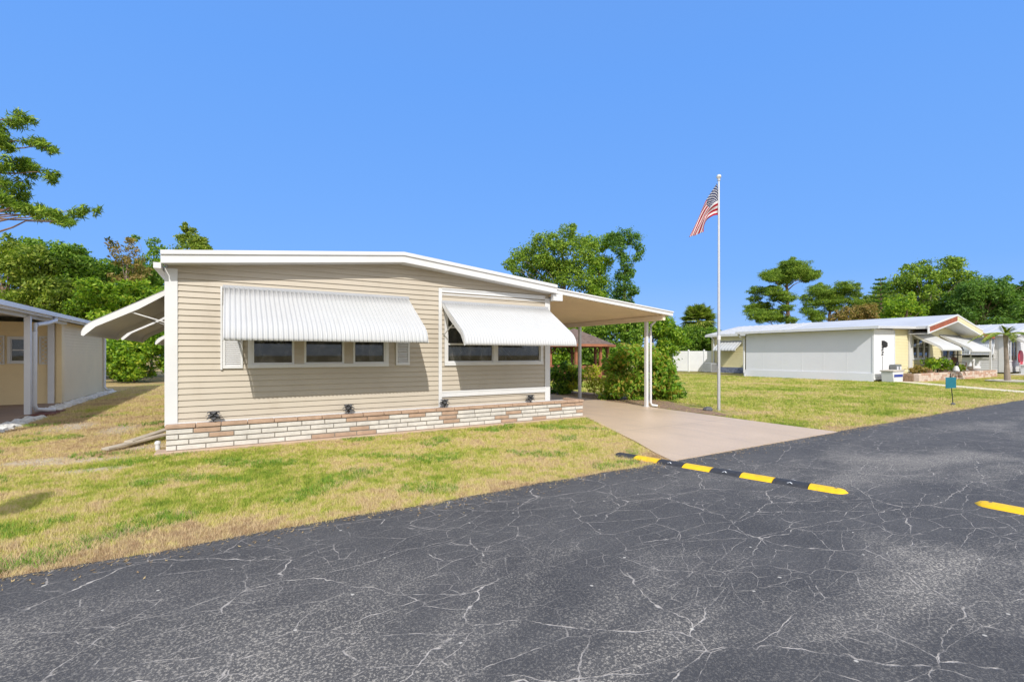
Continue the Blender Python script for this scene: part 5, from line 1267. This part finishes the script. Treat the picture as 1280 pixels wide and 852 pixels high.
tree('broadleaf_tree', 'mid-green tree filling in low behind the ridge of the yellow house', 'tree', 68, 1180, fill(1150, 1225, [(1150, 378), (1180, 374), (1225, 372)], 412, 28, 11, 59), .30, 18, L_GREEN, None, .25, 59, .85, .5)
tree('broadleaf_tree', 'olive tree filling in low between the orange shrub and the spire conifer', 'tree', 70, 1095, fill(1076, 1124, [(1076, 376), (1095, 366), (1124, 366)], 405, 18, 10, 60), .30, 18, L_OLIVE, None, .25, 60, .85, .5)

# small palm in front of the grey house
def feather_palm(label, c, H, seed):
    rs = np.random.default_rng(seed); th = thing('palm_tree', label, 'palm', c)
    t = MB(); t.tube([c, (c[0] - .05, c[1] + .02, H * .4), (c[0] - .12, c[1] + .05, H * .8), (c[0] - .1, c[1] + .05, H)], [.16, .11, .09, .12], 10); t.build('trunk', PALEBARK, th)
    Q = []; o = np.array([c[0] - .1, c[1] + .05, H]); st = MB()
    fr = [(a_, .55, 1.5) for a_ in (0, .9, 1.8, 2.7, 3.6, 4.5, 5.4)] + [(.4, 1.25, .75), (2.5, 1.3, .75), (4.4, 1.2, .8), (5.6, 1.1, .8)]
    for az, el, L in fr:
        pts = []
        for i in range(15):
            f = i / 14; pts.append(o + np.array([math.cos(az), math.sin(az), 0]) * math.cos(el) * L * f * 1.25 + np.array([0, 0, math.sin(el) * L * f - .95 * L * f * f * math.cos(el)]))
        st.tube([tuple(p) for p in pts], [.025 - .0014 * i for i in range(15)], 5)
        sd = np.array([-math.sin(az), math.cos(az), 0])
        for i in range(2, 15):
            for sgn in (-1, 1):
                for h_ in (0, .5):
                    p = pts[i - 1] * (1 - h_) + pts[i] * h_; tn = pts[i] - pts[i - 1]; tn /= np.linalg.norm(tn)
                    dr = sd * sgn * .8 + tn * .55 + np.array([0, 0, -.25]); ll = .34 * (1.1 - abs(i - 7) / 10); wv = np.cross(dr, [0, 0, 1]) * .05
                    Q.append([p, p + dr * ll * .45 + wv, p + dr * ll, p + dr * ll * .45 - wv])
    raw_mesh('frond', np.array(Q).reshape(-1, 3), 4, L_PALM, th); st.build('frond_stems', L_YEL, th); return th
feather_palm('small palm with arching drooping fronds in front of the pale grey house', (38.8, 8.75, 0), 2.75, 61)
t = MB(); t.lathe([(.9, 0), (.95, .1), (.75, .13), (.7, .1)], (38.8, 8.75, 0), 20); tag(t.build('tree_ring', CONC_GREY), 'pale concrete ring around the foot of the small palm', 'tree ring')

# unseen post box, added left of the frame to cast a shadow on the lawn
mx_, my_ = -2.48, 5.45
mbx = thing('shadow_mailbox', 'grey box on a post, added out of view to cast a shadow on the front lawn', 'shadow_mailbox', (mx_, my_, 0))
t = MB(); t.box(mx_ - .05, mx_ + .05, my_ - .05, my_ + .05, -.05, 1.22); t.build('post', GREYWOOD, mbx)
t = MB(); t.prism([(mx_ + .13 * math.cos(a_), my_ - .28, 1.36 + .13 * math.sin(a_)) for a_ in [math.pi * i / 10 for i in range(11)]] + [(mx_ - .13, my_ - .28, 1.22), (mx_ + .13, my_ - .28, 1.22)], (0, .56, 0)); t.build('box', ALU, mbx)
t = MB(); t.box(mx_ + .135, mx_ + .145, my_ + .1, my_ + .14, 1.30, 1.52); t.build('signal_flag', RED, mbx)
